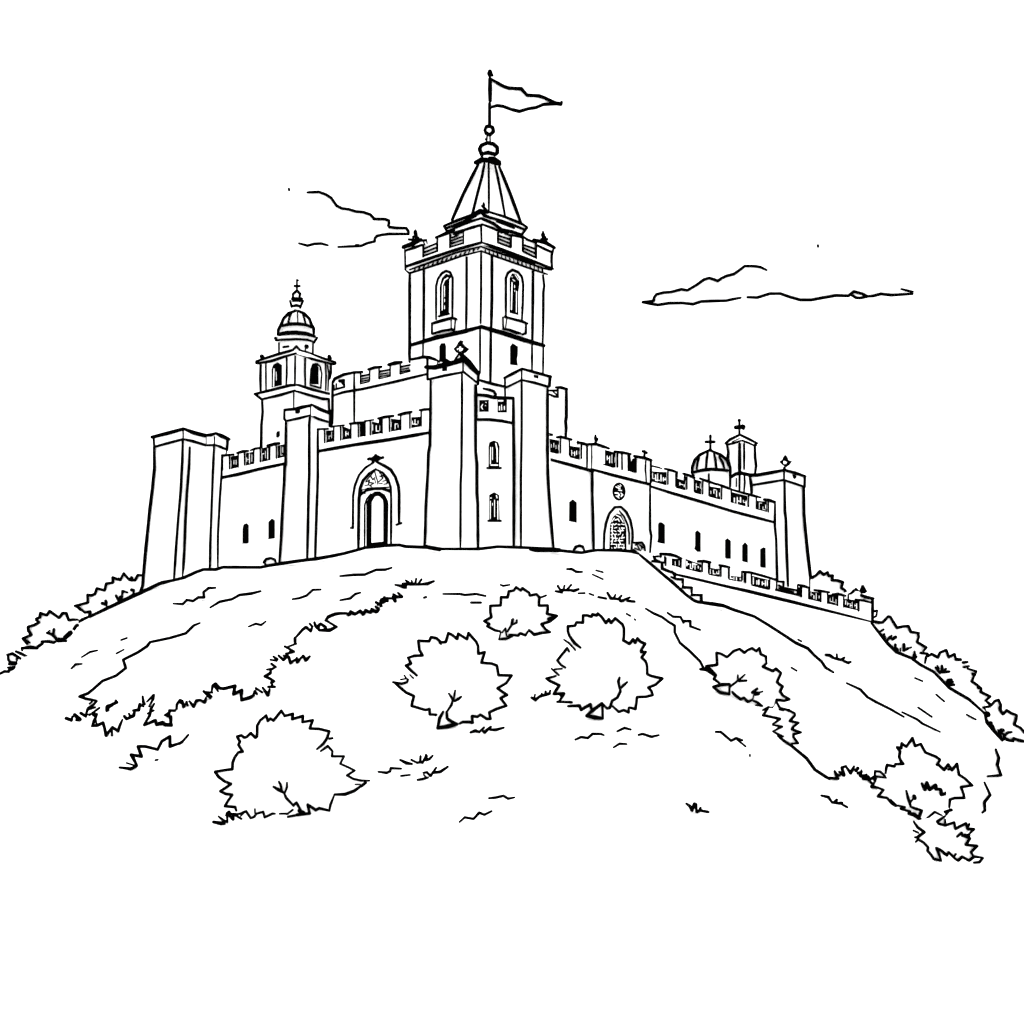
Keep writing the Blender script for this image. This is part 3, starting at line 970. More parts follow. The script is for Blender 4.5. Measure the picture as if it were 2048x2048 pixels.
# ------------------------------------------------------------------ right front: turret, wall, gatehouse, long wall, corner tower
TB = CR.moved(-6)
t = thing('back_turret', 'narrow plain turret showing behind the right square tower', 'tower', TB.hit(1115, 1060))
m = MB()
m.slab(TB, P("G 120 240 275 260 275 172 352 182 352 900 120 900"), 5)
m.ink(TB, "G w25 250 168 300 168 358 185; w27 352 182 352 450 345 500 350 560 346 645; w24 190 198 268 198; w20 268 172 270 262; w20 190 235 235 255 272 260; w16 225 212 258 238")
m.build('shaft', t)

t = thing('curtain_wall', 'battlemented wall with one slit next to the right square tower', 'castle wall', CR.hit(1150, 1101))
m = MB()
m.slab(CR, P("G 150 785 600 902 612 1850 150 1850"), 1.8)
m.ink(CR, "G w30 172 858 350 905 590 972")
m.build('wall', t)
merlon(t, CR, "G 296 658 382 680 382 845 296 822", "G w26 260 650 300 645 400 672", 1.1)
merlon(t, CR, "G 497 712 553 726 553 892 497 875", "G w27 460 700 510 708 560 722; w22 462 690 462 710", 1.1)
m = MB()
m.slab(CR, P("G 553 720 604 722 604 960 553 945"), .5, 0, .06)
m.ink(CR, "G w16 552 722 552 938; w17 600 730 600 958; w26 560 716 640 718", off=.07)
m.build('pilaster', t)
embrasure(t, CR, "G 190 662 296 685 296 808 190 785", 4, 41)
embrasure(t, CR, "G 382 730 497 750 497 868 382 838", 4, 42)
m = MB()
m.ink(CR, "G w30 185 622 212 626")
m.build('coping', t)
slit(t, CR, "G 376 1462 378 1275 415 1247 453 1280 453 1477 372 1460")

G2 = CR.moved(.25)
t = thing('gatehouse', 'right gatehouse front with pointed doorway under a round window', 'castle wall', G2.hit(1240, 1102))
m = MB()
m.slab(G2, P("G 604 925 1165 1075 1165 1545 1172 1600 1162 1900 615 1900 608 1400 604 1200"), 2.2)
m.ink(G2, "G w28 610 962 800 1015 1000 1065 1160 1105; w24 602 980 602 1200 608 1400 615 1740; w20 1160 1115 1160 1540 1172 1600 1160 1760; w40 580 968 605 975")
m.build('wall', t)
merlon(t, G2, "G 606 728 722 750 722 905 606 940", "G w27 565 716 640 716 700 735 762 758", 1.1, False)
merlon(t, G2, "G 842 795 948 818 948 985 842 950", "G w27 818 788 900 798 972 812; w18 888 805 890 960; w20 845 790 845 935; w20 950 815 952 970", 1.1, False)
merlon(t, G2, "G 1042 845 1170 868 1168 1088 1042 1012", "G w29 1008 832 1110 850 1172 872; w14 1118 880 1115 960 1125 1080; w22 1168 868 1168 1085; w16 1015 835 1015 870", 1.1, False)
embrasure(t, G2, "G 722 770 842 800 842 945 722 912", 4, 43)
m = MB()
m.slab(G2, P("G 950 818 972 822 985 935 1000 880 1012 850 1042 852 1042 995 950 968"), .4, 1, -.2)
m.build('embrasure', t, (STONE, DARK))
for q in ("G w34 632 650 636 675; w22 632 632 633 640; w24 632 690 632 712; w26 650 665 640 690", "G w32 1105 785 1110 795; w30 1090 785 1125 800; w24 1106 810 1104 842"):
    m = MB()
    m.ink(G2, q, off=.3)
    m.build('finial', t, (INK, INK))
m = MB()
el = [(1060 + (860 + 66 * math.cos(a)) / S1, 740 + (1174 + 90 * math.sin(a)) / S1) for a in [i * math.pi / 10 for i in range(20)]]
m.slab(G2, el, .2, 1, .02)
m.ink(G2, "G w15 828 1128 850 1138 870 1148; w14 850 1118 872 1130; 855 1160 885 1165; w17 820 1188 850 1190 862 1210 845 1222; w15 878 1190 895 1205 880 1222; w12 830 1215 862 1238; w10 870 1108 880 1120", mat=0, off=.05)
m.build('round_window', t, (STONE, DARK))
m = MB()
m.slab(G2, P("G 715 1740 718 1580 735 1480 765 1390 820 1325 880 1325 930 1370 970 1450 990 1550 990 1740"), .2, 0, .03)
m.ink(G2, "G w21 714 1730 718 1580 735 1480 765 1390 820 1325 880 1322 930 1370 970 1450 990 1550 992 1620 982 1735; w15 865 1362 910 1418 945 1500 958 1580 958 1680", off=.04)
m.build('arch_hood', t)
m = MB()
m.slab(G2, P("G 766 1735 770 1500 800 1420 840 1383 880 1398 910 1460 932 1530 934 1735"), .2, 1, .06)
r = random.Random(12)
lat = "G w14 832 1402 870 1422 900 1470; w13 790 1465 815 1430; w14 820 1450 850 1440 862 1462"
for yy in range(1492, 1722, 32):
    for xx in (782, 815, 850, 882):
        if r.random() < .8:
            lat += "; w%d %d %d %d %d" % (r.choice((11, 13, 15)), xx, yy + r.randint(-5, 5), xx + r.randint(14, 34), yy + r.randint(-8, 8))
        if r.random() < .6:
            lat += "; w%d %d %d %d %d" % (r.choice((11, 13)), xx + r.randint(0, 24), yy, xx + r.randint(4, 24), yy + 28)
m.ink(G2, lat, mat=0, off=.09)
m.build('door', t, (STONE, DARK))

t = thing('long_wall', 'long battlemented wall with five slits sloping down to the right tower', 'castle wall', CR.hit(1430, 1180))
m = MB()
m.slab(CR, P("H 104 690 1308 1010 1308 1130 1318 1250 1330 1640 1330 1950 104 1600"), 1.8)
m.ink(CR, "H w25 105 738 300 800 600 888 900 980 1300 1085; w22 1303 885 1303 1130 1315 1250 1325 1640 1320 1720")
m.build('wall', t)
for q, top in (("H 270 592 347 615 347 755 270 735", "H w25 240 568 300 582 360 602; w18 358 600 358 650"),
               ("H 453 645 525 662 525 805 453 782", "H w25 418 615 470 630 525 655; w22 432 622 432 680"),
               ("H 607 685 668 705 668 845 607 828", "H w25 580 662 660 690 740 718"),
               ("H 790 745 882 770 882 905 790 878", "H w24 735 712 800 735 880 765"),
               ("H 1050 828 1124 842 1124 970 1050 950", "H w21 882 768 1000 802 1100 828 1165 845"),
               ("H 1240 885 1305 895 1305 1018 1240 1002", "H w30 1200 865 1250 872 1302 890")):
    merlon(t, CR, q, top, 1.1)
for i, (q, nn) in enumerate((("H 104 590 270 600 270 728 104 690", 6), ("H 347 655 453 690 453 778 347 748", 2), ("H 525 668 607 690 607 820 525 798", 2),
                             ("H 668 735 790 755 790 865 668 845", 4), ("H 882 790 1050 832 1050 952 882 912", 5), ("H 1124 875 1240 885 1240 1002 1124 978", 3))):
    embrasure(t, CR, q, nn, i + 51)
m = MB()
m.ink(CR, "H w20 115 540 190 558; w12 200 565 212 568")
m.build('coping', t)
for q in ("H 165 1278 174 1240 174 1100 190 1082 215 1085 242 1108 242 1294 200 1288", "H 523 1340 532 1310 532 1180 553 1159 588 1187 588 1371 552 1371",
          "H 821 1425 821 1255 845 1236 879 1264 879 1438 833 1438", "H 986 1462 986 1305 1015 1274 1043 1305 1043 1477", "H 1160 1512 1160 1345 1190 1324 1215 1332 1217 1526 1172 1523"):
    slit(t, CR, q)

t7 = tower('corner_tower', 'square tower ending the right front with a leaf-shaped finial on its corner', T7L, T7R,
      ('H 1393 582', 'H 1068 640', 'H 1600 640', 'H 1395 680', 'H 1080 730', 'H 1588 740'),
      ('H 1395 680', 'H 1085 728', 'H 1582 738', 'H 1432 1710', 'H 1105 1740', 'H 1652 1760'),
      (('l', "H w30 885 645 920 620 970 608 1060 628 1130 628 1260 605 1393 580; w22 1085 725 1240 700 1392 675; w26 1060 640 1075 720 1080 800; w20 1392 560 1392 690"),
       ('r', "H w27 1400 580 1500 608 1598 642; w28 1592 640 1590 742; w22 1402 680 1500 712 1582 740")),
      (('l', "H w24 1396 695 1400 980 1410 1060 1415 1300 1430 1700"),
       ('r', "H w28 1582 745 1585 1000 1595 1130 1620 1380 1648 1620 1650 1750")),
      notch=('r', 'H 1480 622 1512 632 1512 655 1495 668 1482 650'))
m = MB()
pf = T7L.moved(.4)
m.slab(pf, P("H 1342 500 1372 480 1384 450 1400 432 1416 450 1426 480 1462 492 1440 525 1405 552 1372 530"), .4, 1)
m.slab(pf, P("H 1385 494 1396 492 1420 505 1408 521 1387 521"), .3, 0, .04)
m.ink(pf, "H w30 1395 560 1392 580")
m.build('finial', t7)

# church behind the long wall
CD = CR.depth(1445) + 24
t = thing('church_dome', 'low ribbed dome topped by a cross behind the long right wall', 'dome', at(1421, 1060, CD))
u_, rr = 1280 + 690 / S1, 190 / S1
H_ = lambda y: 820 + y / S1
m = MB()
m.lathe(u_, CD, [(H_(592), rr * .96), (H_(1000), rr * .96)], 0, 32)
DR_ = Round(u_, CD, rr * 1.02)
m.ink(DR_, "H w20 665 620 665 690; w20 500 610 520 632; w24 872 590 870 740", off=.1)
m.build('drum', t)
m = MB()
m.lathe(u_, CD, [(H_(392), 5), (H_(410), rr * .42), (H_(440), rr * .64), (H_(480), rr * .84), (H_(540), rr * .97), (H_(600), rr)], 0, 32)
m.ink(DR_, "H w25 500 605 505 550 530 482 580 432 660 392; w25 690 395 780 432 840 482 868 550 878 590; w26 500 605 600 582 690 572 790 578 880 590; w20 572 458 555 510 548 570; w22 655 405 645 470 638 560; w22 715 420 728 480 738 558;"
           "w20 765 450 800 510 815 562", off=.1)
m.build('dome', t)
m = MB()
m.ink(front(CD - .4), "H w25 680 262 680 385; w30 680 248 680 265; w30 635 308 718 308; w30 672 385 690 390")
m.build('cross', t, (INK, INK))

TD = CR.depth(1485) + 19
tf = 1280 + 985 / S1
TL, TR = wallplane(tf, TD, -.8, .6), wallplane(tf, TD, .8, .6)
t = thing('church_turret', 'small turret with tent roof and cross beside the ribbed dome', 'tower', TL.hit(tf, 1080))
m = MB()
block(m, TL, TR, ('H 985 300', 'H 848 335', 'H 1112 345'), None, at(tf, 1120, TD).z)
m.ink(TL, "H w24 840 335 852 410 846 470 872 565 870 740; w27 962 325 962 560 960 600; w20 962 620 960 780; w12 930 660 930 740")
m.ink(TR, "H w20 1006 320 1006 570; w18 1008 620 1012 700 1005 790; w24 1110 350 1112 460 1122 540 1112 610; w28 1062 650 1075 740 1078 800")
m.build('shaft', t)
m = MB()
TLm, TRm = TL.moved(.3), TR.moved(.3)
c = corners(TLm, TRm, P('H 985 318')[0], P('H 815 325')[0], P('H 1137 325')[0])
apex = at(1280 + 968 / S1, 820 + 232 / S1, TD + 2.3)
b0 = len(m.v)
m.v += c + [apex]
for i in range(4):
    m.face([b0 + i, b0 + (i + 1) % 4, b0 + 4], 0)
m.face([b0 + 3, b0 + 2, b0 + 1, b0], 0)
rf = front(TD - .6)
m.ink(rf, "H w24 825 322 870 285 965 238; w24 965 238 1050 280 1132 322; w18 835 335 900 322 970 298; w16 985 294 1050 318 1105 345; w8 890 306 960 276; w24 1110 335 1120 340")
m.build('tent_roof', t)
m = MB()
m.ink(rf, "H w24 960 100 960 232; w34 957 100 962 100; w46 925 168 1000 163; w30 990 150 1000 180")
m.build('cross', t, (INK, INK))

# ------------------------------------------------------------------ low outer wall going down the right side
t = thing('outer_wall', 'low battlemented wall running down the slope in front of the long wall', 'wall', LW.hit(1540, 1200))
m = MB()
m.slab(LW, P("H 200 1475 1253 1745 M 1765 522 M 1765 640 H 330 1640 H 215 1580"), 1.2)
m.ink(LW, off=1.3, text="H w25 330 1585 600 1648 900 1720 1400 1845 1760 1932; M 400 262 700 332 1000 405 1400 508 1600 562 1740 596; H w26 212 1480 215 1530 250 1545 340 1580; w30 1765 M 1765 380")
m.ink(LW, "M w30 1765 375 1762 480 1762 592; H w22 120 1462 240 1475; w24 130 1415 150 1450 200 1470; w20 150 1415 205 1412; w18 240 1420 238 1475; w18 250 1430 248 1500; w30 120 1460 150 1462")
m.build('wall', t)
for q, top, sd_ in (("H 205 1395 305 1405 305 1505 245 1492 245 1475 205 1470", "H w26 195 1388 290 1395 350 1412 400 1435; w20 200 1385 200 1420", 0),
               ("H 400 1435 438 1440 438 1535 400 1528", "H w16 398 1440 395 1520", 0),
               ("H 602 1468 662 1475 662 1592 602 1575", "H w27 560 1462 620 1460 680 1472; w22 672 1470 672 1520", 1),
               ("H 783 1508 855 1520 855 1640 783 1622", "H w23 765 1498 815 1508 865 1518; w18 772 1500 778 1540; w19 860 1518 860 1600", 1),
               ("H 1022 1580 1076 1588 1076 1695 1022 1682", "H w23 985 1562 1060 1568 1180 1600 1320 1642; w18 985 1565 985 1640; w22 1012 1575 1012 1660", 1),
               ("H 1253 1640 1320 1650 1318 1758 1253 1742", "", 1),
               ("M 1078 258 1147 272 1147 388 1078 370", "M w23 1045 240 1100 252 1150 268; w16 1040 245 1040 340; w22 1068 260 1068 348", 1),
               ("M 1264 312 1328 320 1328 432 1264 416", "M w23 1200 290 1260 298 1345 312", 1),
               ("M 1427 342 1484 352 1484 470 1427 456", "M w23 1375 332 1430 328 1500 345", 1)):
    merlon(t, LW, q, top, .8, bool(sd_))
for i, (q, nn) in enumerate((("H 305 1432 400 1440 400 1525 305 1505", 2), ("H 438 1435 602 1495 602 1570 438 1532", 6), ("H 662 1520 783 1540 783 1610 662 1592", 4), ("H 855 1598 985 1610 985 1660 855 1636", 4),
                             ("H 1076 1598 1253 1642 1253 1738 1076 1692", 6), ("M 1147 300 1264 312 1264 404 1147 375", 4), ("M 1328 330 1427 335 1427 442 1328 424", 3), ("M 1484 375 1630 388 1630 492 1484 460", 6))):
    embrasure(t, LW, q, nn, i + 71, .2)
m = MB()
m.slab(LW, P("M 838 205 905 208 905 250 1040 285 1040 345 838 290"), .5, 0, -.1)
m.ink(LW, "M w17 850 207 905 210 905 255; w24 830 288 940 312 1060 342; w20 860 245 900 268 1030 292; w12 860 270 950 300 1000 308; w14 1048 270 1048 330", off=.02)
m.build('coping', t)
m = MB()
m.slab(LW, P("M 1630 392 1765 415 1765 560 1630 515"), 1.0, 0, .03)
m.slab(LW.moved(-.06), P("M 1530 335 1590 300 1640 310 1660 345 1770 375 1770 405 1630 393 1530 376"), 1.0, 0)
m.ink(LW, "M w21 1600 382 1680 392 1755 412; w29 1655 340 1700 358 1772 372; w16 1530 330 1530 400; w18 1630 400 1630 490; w16 1535 328 1560 318 1580 290; w20 1555 325 1585 305", off=.05)
m.slab(LW, P("M 1680 240 1716 305 1690 325 1655 325 1660 290"), .4, 1, .05)
m.slab(LW, P("M 1585 300 1612 268 1645 305"), .3, 1, .05)
m.ink(LW, "M w26 1775 495 1808 490; w18 1808 495 1800 540 1780 555; w28 1765 590 1830 600", off=.02)
m.build('end_post', t)

# stone steps beside the path
t = thing('stone_steps', 'flight of four stone steps descending beside the track under the outer wall', 'steps', GROUND.hit(1375, 1180))
for i, (x0, x1, y0, y1) in enumerate(((300, 415, 1630, 1672), (330, 500, 1712, 1765), (430, 602, 1785, 1850))):
    m = MB()
    d_ = ground_depth(1280 + x1 / S1, 820 + y1 / S1)
    pl_ = front(d_)
    a0 = x0 + (0 if i == 0 else 40)
    m.slab(pl_, P("H %d %d %d %d %d %d %d %d" % (a0, y0, x1, y0 + 4, x1, y1 + 8, x1 - 90, y1 + 8)), 1.6)
    ln = ("H w22 300 1612 350 1632 415 1637 415 1690; w24 310 1560 340 1610", "H w22 415 1690 415 1712 500 1716 500 1770", "H w22 500 1770 500 1786 600 1786; w34 592 1792 594 1850")[i]
    m.ink(pl_, ln)
    m.build('step', t)

# boulders against the walls
for q, ol, d_, lab in (("F 1300 1492 1290 1470 1315 1440 1360 1428 1400 1445 1412 1485", "F w21 1308 1492 1292 1470 1315 1440 1360 1430 1400 1445 1412 1482; w16 1320 1498 1400 1488", None, 'rounded pale boulder at the foot of the two-slit wall left of the slender tower'),
                   ("G 420 1738 440 1705 480 1694 512 1706 525 1742", "G w21 420 1738 440 1708 478 1696 510 1706 524 1740; w20 430 1735 445 1715", None, 'small rounded boulder at the foot of the one-slit wall'),
                   ("G 995 1735 995 1668 1080 1666 1105 1700 1112 1752 1050 1765", "G w19 998 1668 1082 1666 1105 1698 1112 1745; w14 1000 1735 1030 1755; w14 1020 1690 1045 1680; 1060 1690 1090 1715; w12 1010 1720 1070 1745; 1040 1700 1060 1735; w12 1075 1700 1080 1730", None, 'cracked boulder just right of the gatehouse doorway')):
    pts = P(q)
    uu = sum(p[0] for p in pts) / len(pts)
    d_ = lerp(CREST_D, uu) - .15
    m = MB()
    m.puff(pts, d_, .12, .8)
    m.ink(front(d_ - .15), ol)
    tag(m.build('boulder', None, (STONE, INK)), lab, 'rock')

# ------------------------------------------------------------------ bushes
def bush(label, crown, lines, trunk='', twigs='', cat='bush', name='bush', group=None, d=None, fr=.08, white_trunk=None, behind=0.0):
    pts = P(crown)
    lowest = max(pts, key=lambda p: p[1])
    dd_ = d if d is not None else min(ground_depth(u, v) for u, v in pts)
    dd_ += behind
    us_ = [p[0] for p in pts]
    vs_ = [p[1] for p in pts]
    half = min(max(us_) - min(us_), max(vs_) - min(vs_)) / 2 / F * dd_
    t_ = thing(name, label, cat, at(sum(us_) / len(us_), max(vs_), dd_), group)
    m_ = MB()
    m_.puff(pts, dd_, half * fr, half * .45, 0)
    m_.ink(front(dd_ - half * fr - .03), lines)
    if twigs:
        m_.ink(front(dd_ - half * fr - .05), twigs)
    m_.build('crown', t_, (LEAF, INK))
    if trunk:
        m_ = MB()
        if white_trunk:
            m_.slab(front(dd_ - half * fr - .06), P(white_trunk), .1, 0)
        m_.ink(front(dd_ - half * fr - .1), trunk)
        m_.build('trunk', t_, (LEAF, INK))
    return t_


BG = 'bushes on the hill'
bush('large round bush in the middle of the slope with a three-pronged trunk',
     "K 375 785 480 785 495 745 540 755 610 800 640 790 660 705 745 760 755 710 840 765 855 705 930 790 950 900 1015 890 980 990 1090 1000 1130 1020 1145 1110 1275 1115 1220 1190 1130 1240 1230 1305 1165 1335 1225 1410 1130 1440 1055 1470 1070 1535 1030 1535 970 1490 940 1515 885 1505 895 1575 790 1565 740 1590 560 1610 545 1490 480 1490 480 1440 440 1455 300 1410 310 1370 330 1310 250 1280 170 1220 130 1180 240 1190 270 1140 345 1115 250 1020 295 1000 270 945 415 930 385 870",
     "K w24 355 1115 295 1065 250 1020 298 1000 270 942; w24 270 945 330 925 412 922 380 870 370 780 475 785 492 745 545 755 590 795 635 792 660 705 700 725 745 762 755 710 840 765 855 705 930 790 948 830 950 905 1012 890 980 992 1080 1000 1130 1020 1145 1112 1272 1115 1220 1190 1135 1240 1228 1303 1165 1335 1222 1408 1130 1438 1055 1472 1068 1535 1030 1535 970 1495 940 1515 888 1508 895 1572 860 1565 800 1565 770 1580; w24 545 1495 480 1492 478 1440 440 1450 305 1410 312 1370 328 1315 250 1280 180 1220 130 1178; w22 125 1180 210 1195 260 1180 270 1155; w18 200 1155 260 1145; 235 1115 260 1150; 290 1110 322 1142; w22 575 800 590 812; w16 525 1500 540 1505",
     "K w28 610 1465 575 1530 555 1625; w34 555 1622 660 1605 740 1588; w24 645 1465 648 1530 690 1560 750 1585; w26 660 1545 720 1575; w21 650 1460 690 1400 702 1360; w19 702 1360 690 1325 665 1290; w18 712 1350 720 1300 726 1260; w24 722 1362 760 1340 785 1320",
     group=BG, white_trunk="K 605 1465 645 1470 650 1540 740 1588 560 1620")
bush('small bush high on the slope below the castle corner with a stubby forked trunk',
     "K 1065 440 1165 435 1165 355 1235 355 1245 300 1315 260 1360 295 1375 270 1440 315 1445 345 1515 330 1540 365 1535 440 1620 435 1620 515 1710 540 1640 600 1560 620 1640 695 1490 720 1430 680 1400 725 1345 715 1250 725 1220 760 1150 765 1160 690 1110 680 1030 640 1055 620 1005 590 1075 550",
     "K w23 1160 690 1110 680 1035 640 1055 620 1005 590 1075 552 1065 500 1065 442 1165 438 1168 358 1232 360 1245 302 1290 295 1315 262 1360 295 1375 272 1440 315 1448 342 1512 330 1540 360 1535 440 1620 438 1622 480 1612 518 1710 540 1640 595 1560 620 1600 670 1645 695; w26 1645 698 1560 705 1490 722 1440 678; w22 1430 690 1405 728 1355 708 1335 730 1250 722; w24 1545 365 1605 342; w30 1625 570 1680 550",
     "K w20 1150 765 1220 760 1280 738; w16 1150 765 1165 700; w15 1180 700 1212 660 1222 735; w20 1232 690 1270 630 1275 575; w26 1278 600 1285 572; w20 1278 625 1320 605 1322 580; w18 1235 740 1250 728",
     group=BG)
bush('large round bush right of the middle with a forked twig and triangular trunk base',
     "L 460 640 530 635 540 605 608 605 605 535 700 545 750 515 830 605 860 570 880 605 920 560 1000 630 1005 740 1000 775 1060 810 1095 765 1135 755 1210 805 1170 880 1215 885 1175 940 1225 990 1230 1100 1375 1145 1310 1205 1240 1230 1285 1305 1130 1325 1125 1440 1050 1425 1050 1470 960 1465 890 1405 800 1530 640 1505 690 1460 680 1395 590 1445 575 1405 465 1410 500 1375 360 1370 410 1290 325 1295 380 1215 255 1145 340 1120 305 1050 375 1105 435 1040 360 970 455 850 530 870 420 770 475 790",
     "L w24 585 848 530 805 478 735 462 690 462 640 530 635 545 602 608 605 608 535 650 535 690 548 700 525 740 535 750 515 790 550 830 608 858 572 880 608 920 562 990 622 1005 660 1005 740 998 775 1058 810 1092 765 1112 800 1135 755 1165 790 1210 808 1172 870 1170 888 1215 888 1175 942 1215 980 1228 1020 1230 1102 1270 1120 1375 1145 1310 1205 1240 1232 1270 1265 1282 1305 1215 1322 1130 1325 1125 1380 1115 1440 1055 1425; w24 1050 1430 1050 1472 1000 1450 955 1468 890 1410; w24 345 1120 255 1145 290 1170 380 1212 350 1255 325 1295 425 1290 380 1365; w28 360 1370 500 1375; w26 465 1412 575 1408 590 1448 680 1395 690 1440; w22 438 1040 395 1015 360 970 455 852 475 885; w20 425 770 470 800 535 870; w22 305 1050 375 1112; w20 335 1055 405 1050; w22 1150 785 1190 800; w20 390 1310 420 1300",
     "L w30 645 1500 700 1455 790 1385; w26 795 1385 800 1530; w34 645 1505 720 1520 795 1530; w22 800 1390 840 1435 868 1430 890 1360 940 1330 970 1270 965 1235; w24 962 1240 950 1170 962 1135; w24 972 1240 1000 1210 1035 1180; w26 850 1430 880 1415",
     group=BG, white_trunk="L 690 1495 780 1405 785 1510")
bush('largest bush at the lower left of the slope with a wide pointed crown',
     "P 355 450 400 435 430 460 490 415 535 465 550 445 550 330 580 290 640 245 655 300 680 270 705 295 785 195 820 250 895 230 890 280 990 250 985 310 1090 290 1055 370 1150 375 1255 395 1240 450 1285 465 1240 540 1285 600 1275 640 1390 640 1355 710 1495 775 1420 825 1500 865 1635 875 1560 940 1400 1010 1300 1010 1255 1110 1255 1165 1150 1145 1115 1160 1040 1105 1060 1200 850 1225 720 1195 620 1230 625 1180 540 1200 490 1240 450 1170 390 1195 350 1200 355 1150 240 1120 310 1015 195 980 300 905 220 870 145 790 310 770 315 680 370 600 420 600 390 520 365 530 400 500",
     "P w24 1130 572 1190 520 1225 470 1250 400 1150 375 1060 372 1090 292 990 310 995 250 890 282 898 230 820 250 785 200 710 295 680 275 655 300 640 245 580 295 552 345 550 450 535 460 490 415 455 450 430 460 400 438 358 450 385 500 370 530 412 595 370 602 335 650 315 700 312 765 250 772 145 790 180 840 240 885 300 908 195 978 250 1005 312 1012 270 1070 240 1122 340 1132 350 1165; w20 1165 592 1235 542 1280 590 1275 640 1392 640 1355 712 1430 745 1495 778 1420 825 1480 858 1560 875 1635 876; w34 1600 895 1560 930; w27 1560 925 1490 975 1400 1008 1300 1010; w22 1295 1020 1260 1110 1250 1165; w24 1250 1165 1150 1142 1120 1160 1040 1108 1060 1195; w20 345 1200 390 1195 445 1172 490 1238 525 1225 545 1195 610 1178 625 1230 700 1195 725 1195; w18 530 1150 532 1190; w24 1250 470 1280 465; w14 1500 912 1550 912; w22 815 255 820 240; w24 240 1120 330 1130",
     "P w23 905 1120 830 1040 815 1000; w28 815 995 760 965 710 935; w22 790 965 778 915 762 885; w20 820 990 840 940 840 895; w26 905 1110 932 1090 975 1165; w44 960 1165 1000 1190; w34 1060 1192 940 1205; w26 950 1205 850 1225; w20 840 1200 895 1158; w22 770 1195 850 1195",
     group=BG)
bush('jagged bush beside the track at the right with a short trunk and two twigs',
     "M 250 895 300 905 355 940 420 880 480 855 525 895 600 850 640 880 670 850 685 910 735 930 735 1000 705 1030 800 1070 830 1050 880 1090 840 1180 895 1225 870 1270 960 1345 835 1350 830 1430 760 1435 700 1415 600 1350 560 1370 520 1335 490 1350 430 1300 380 1300 300 1275 220 1220 320 1195 280 1190 230 1150 250 1110 155 1025 265 1010",
     "M w23 285 1190 230 1150 250 1112 200 1060 158 1025 262 1012 255 895 300 905 358 938 420 880 480 858 525 895 560 868 600 852 640 880 670 850 685 910 735 932 738 995; w24 740 998 705 1030 800 1072 830 1050 880 1092 840 1180 895 1222 870 1270 900 1310 960 1345 910 1360 838 1352 828 1410 800 1435 770 1430; w24 410 1275 435 1305 490 1345 520 1332 560 1370 600 1352; w20 600 1355 650 1375 700 1410; w22 630 1410 665 1395 690 1410; w30 100 1055 160 1060 230 1110; w16 200 1085 250 1110",
     "M w30 225 1225 300 1205 380 1200; w28 225 1228 290 1280 380 1295; w20 382 1205 380 1290; w24 390 1222 460 1168; w18 462 1165 462 1112; w19 470 1160 530 1108; w26 475 1170 545 1165", "M w26 600 1280 650 1242; w44 630 1292 660 1290; w18 670 1280 702 1270; w14 615 1310 608 1340",
     group=BG, white_trunk="M 295 1240 370 1225 370 1275 320 1262")
bush('narrow ragged bush hanging below the jagged bush on the track edge',
     "M 840 1370 870 1420 960 1450 1015 1490 965 1555 1055 1570 985 1630 1075 1665 995 1690 1045 1770 980 1790 905 1705 800 1650 890 1610 800 1590 870 1535 705 1500 760 1430 800 1435",
     "M w21 838 1375 870 1430 950 1450 1010 1480 1015 1500 965 1555 1050 1572 1000 1610 985 1635 1072 1665 1000 1685 1000 1710 1045 1770 980 1775; w34 870 1440 900 1445; w22 705 1450 760 1420; w22 755 1430 705 1500 800 1520 870 1535 800 1585; w18 800 1595 890 1610 800 1655; w16 830 1640 855 1620; w20 800 1655 860 1690 900 1705; w24 850 1700 900 1740 990 1800; w20 950 1460 960 1445",
     group=BG)
bush('spiky bush at the lower right edge with a bare forked trunk',
     "O 705 360 745 365 750 320 795 355 850 270 880 345 935 325 980 410 1080 450 1125 480 1090 535 1150 580 1195 520 1235 580 1285 520 1300 610 1430 725 1320 745 1355 850 1215 860 1210 940 1140 1020 1070 985 985 1050 950 1100 870 1010 770 960 680 920 620 845 520 835 570 770 465 735 505 660 495 590 600 655 600 540 680 540 765 520 725 450 735 400",
     "O w23 1210 940 1218 865 1260 852 1355 850 1348 810 1325 745 1432 728 1360 660 1305 625 1298 590 1285 520 1235 582 1200 525 1160 580 1110 530 1092 530 1122 480 1080 450 980 410 935 328 880 348 855 270 795 355 750 320 745 368 705 360 735 400 725 450 740 490 765 520 690 522 680 545 610 530 600 560 595 610; w20 600 655 490 640 492 590 545 595 590 640; w20 505 660 470 735 530 755 575 772 520 835 610 850 650 900 690 930; w26 640 870 700 925; w24 720 925 780 940; w26 740 955 830 980; w20 985 1055 1070 985 1140 1020; w22 930 1050 955 1100 900 1040; w22 470 650 495 690; w24 1200 575 1230 570; w16 1290 600 1310 600",
     "O w23 795 780 812 850 825 890 838 930; w46 872 835 875 850; w20 835 890 860 860; w22 838 935 890 955 950 970; w34 940 975 920 1030; w36 820 1000 870 1010 920 1050",
     "O w27 945 710 975 770 995 700 1020 770 1080 725 1080 765 1130 765; w34 1130 775 1135 815 1165 812; w20 1172 795 1172 810",
     group=BG)
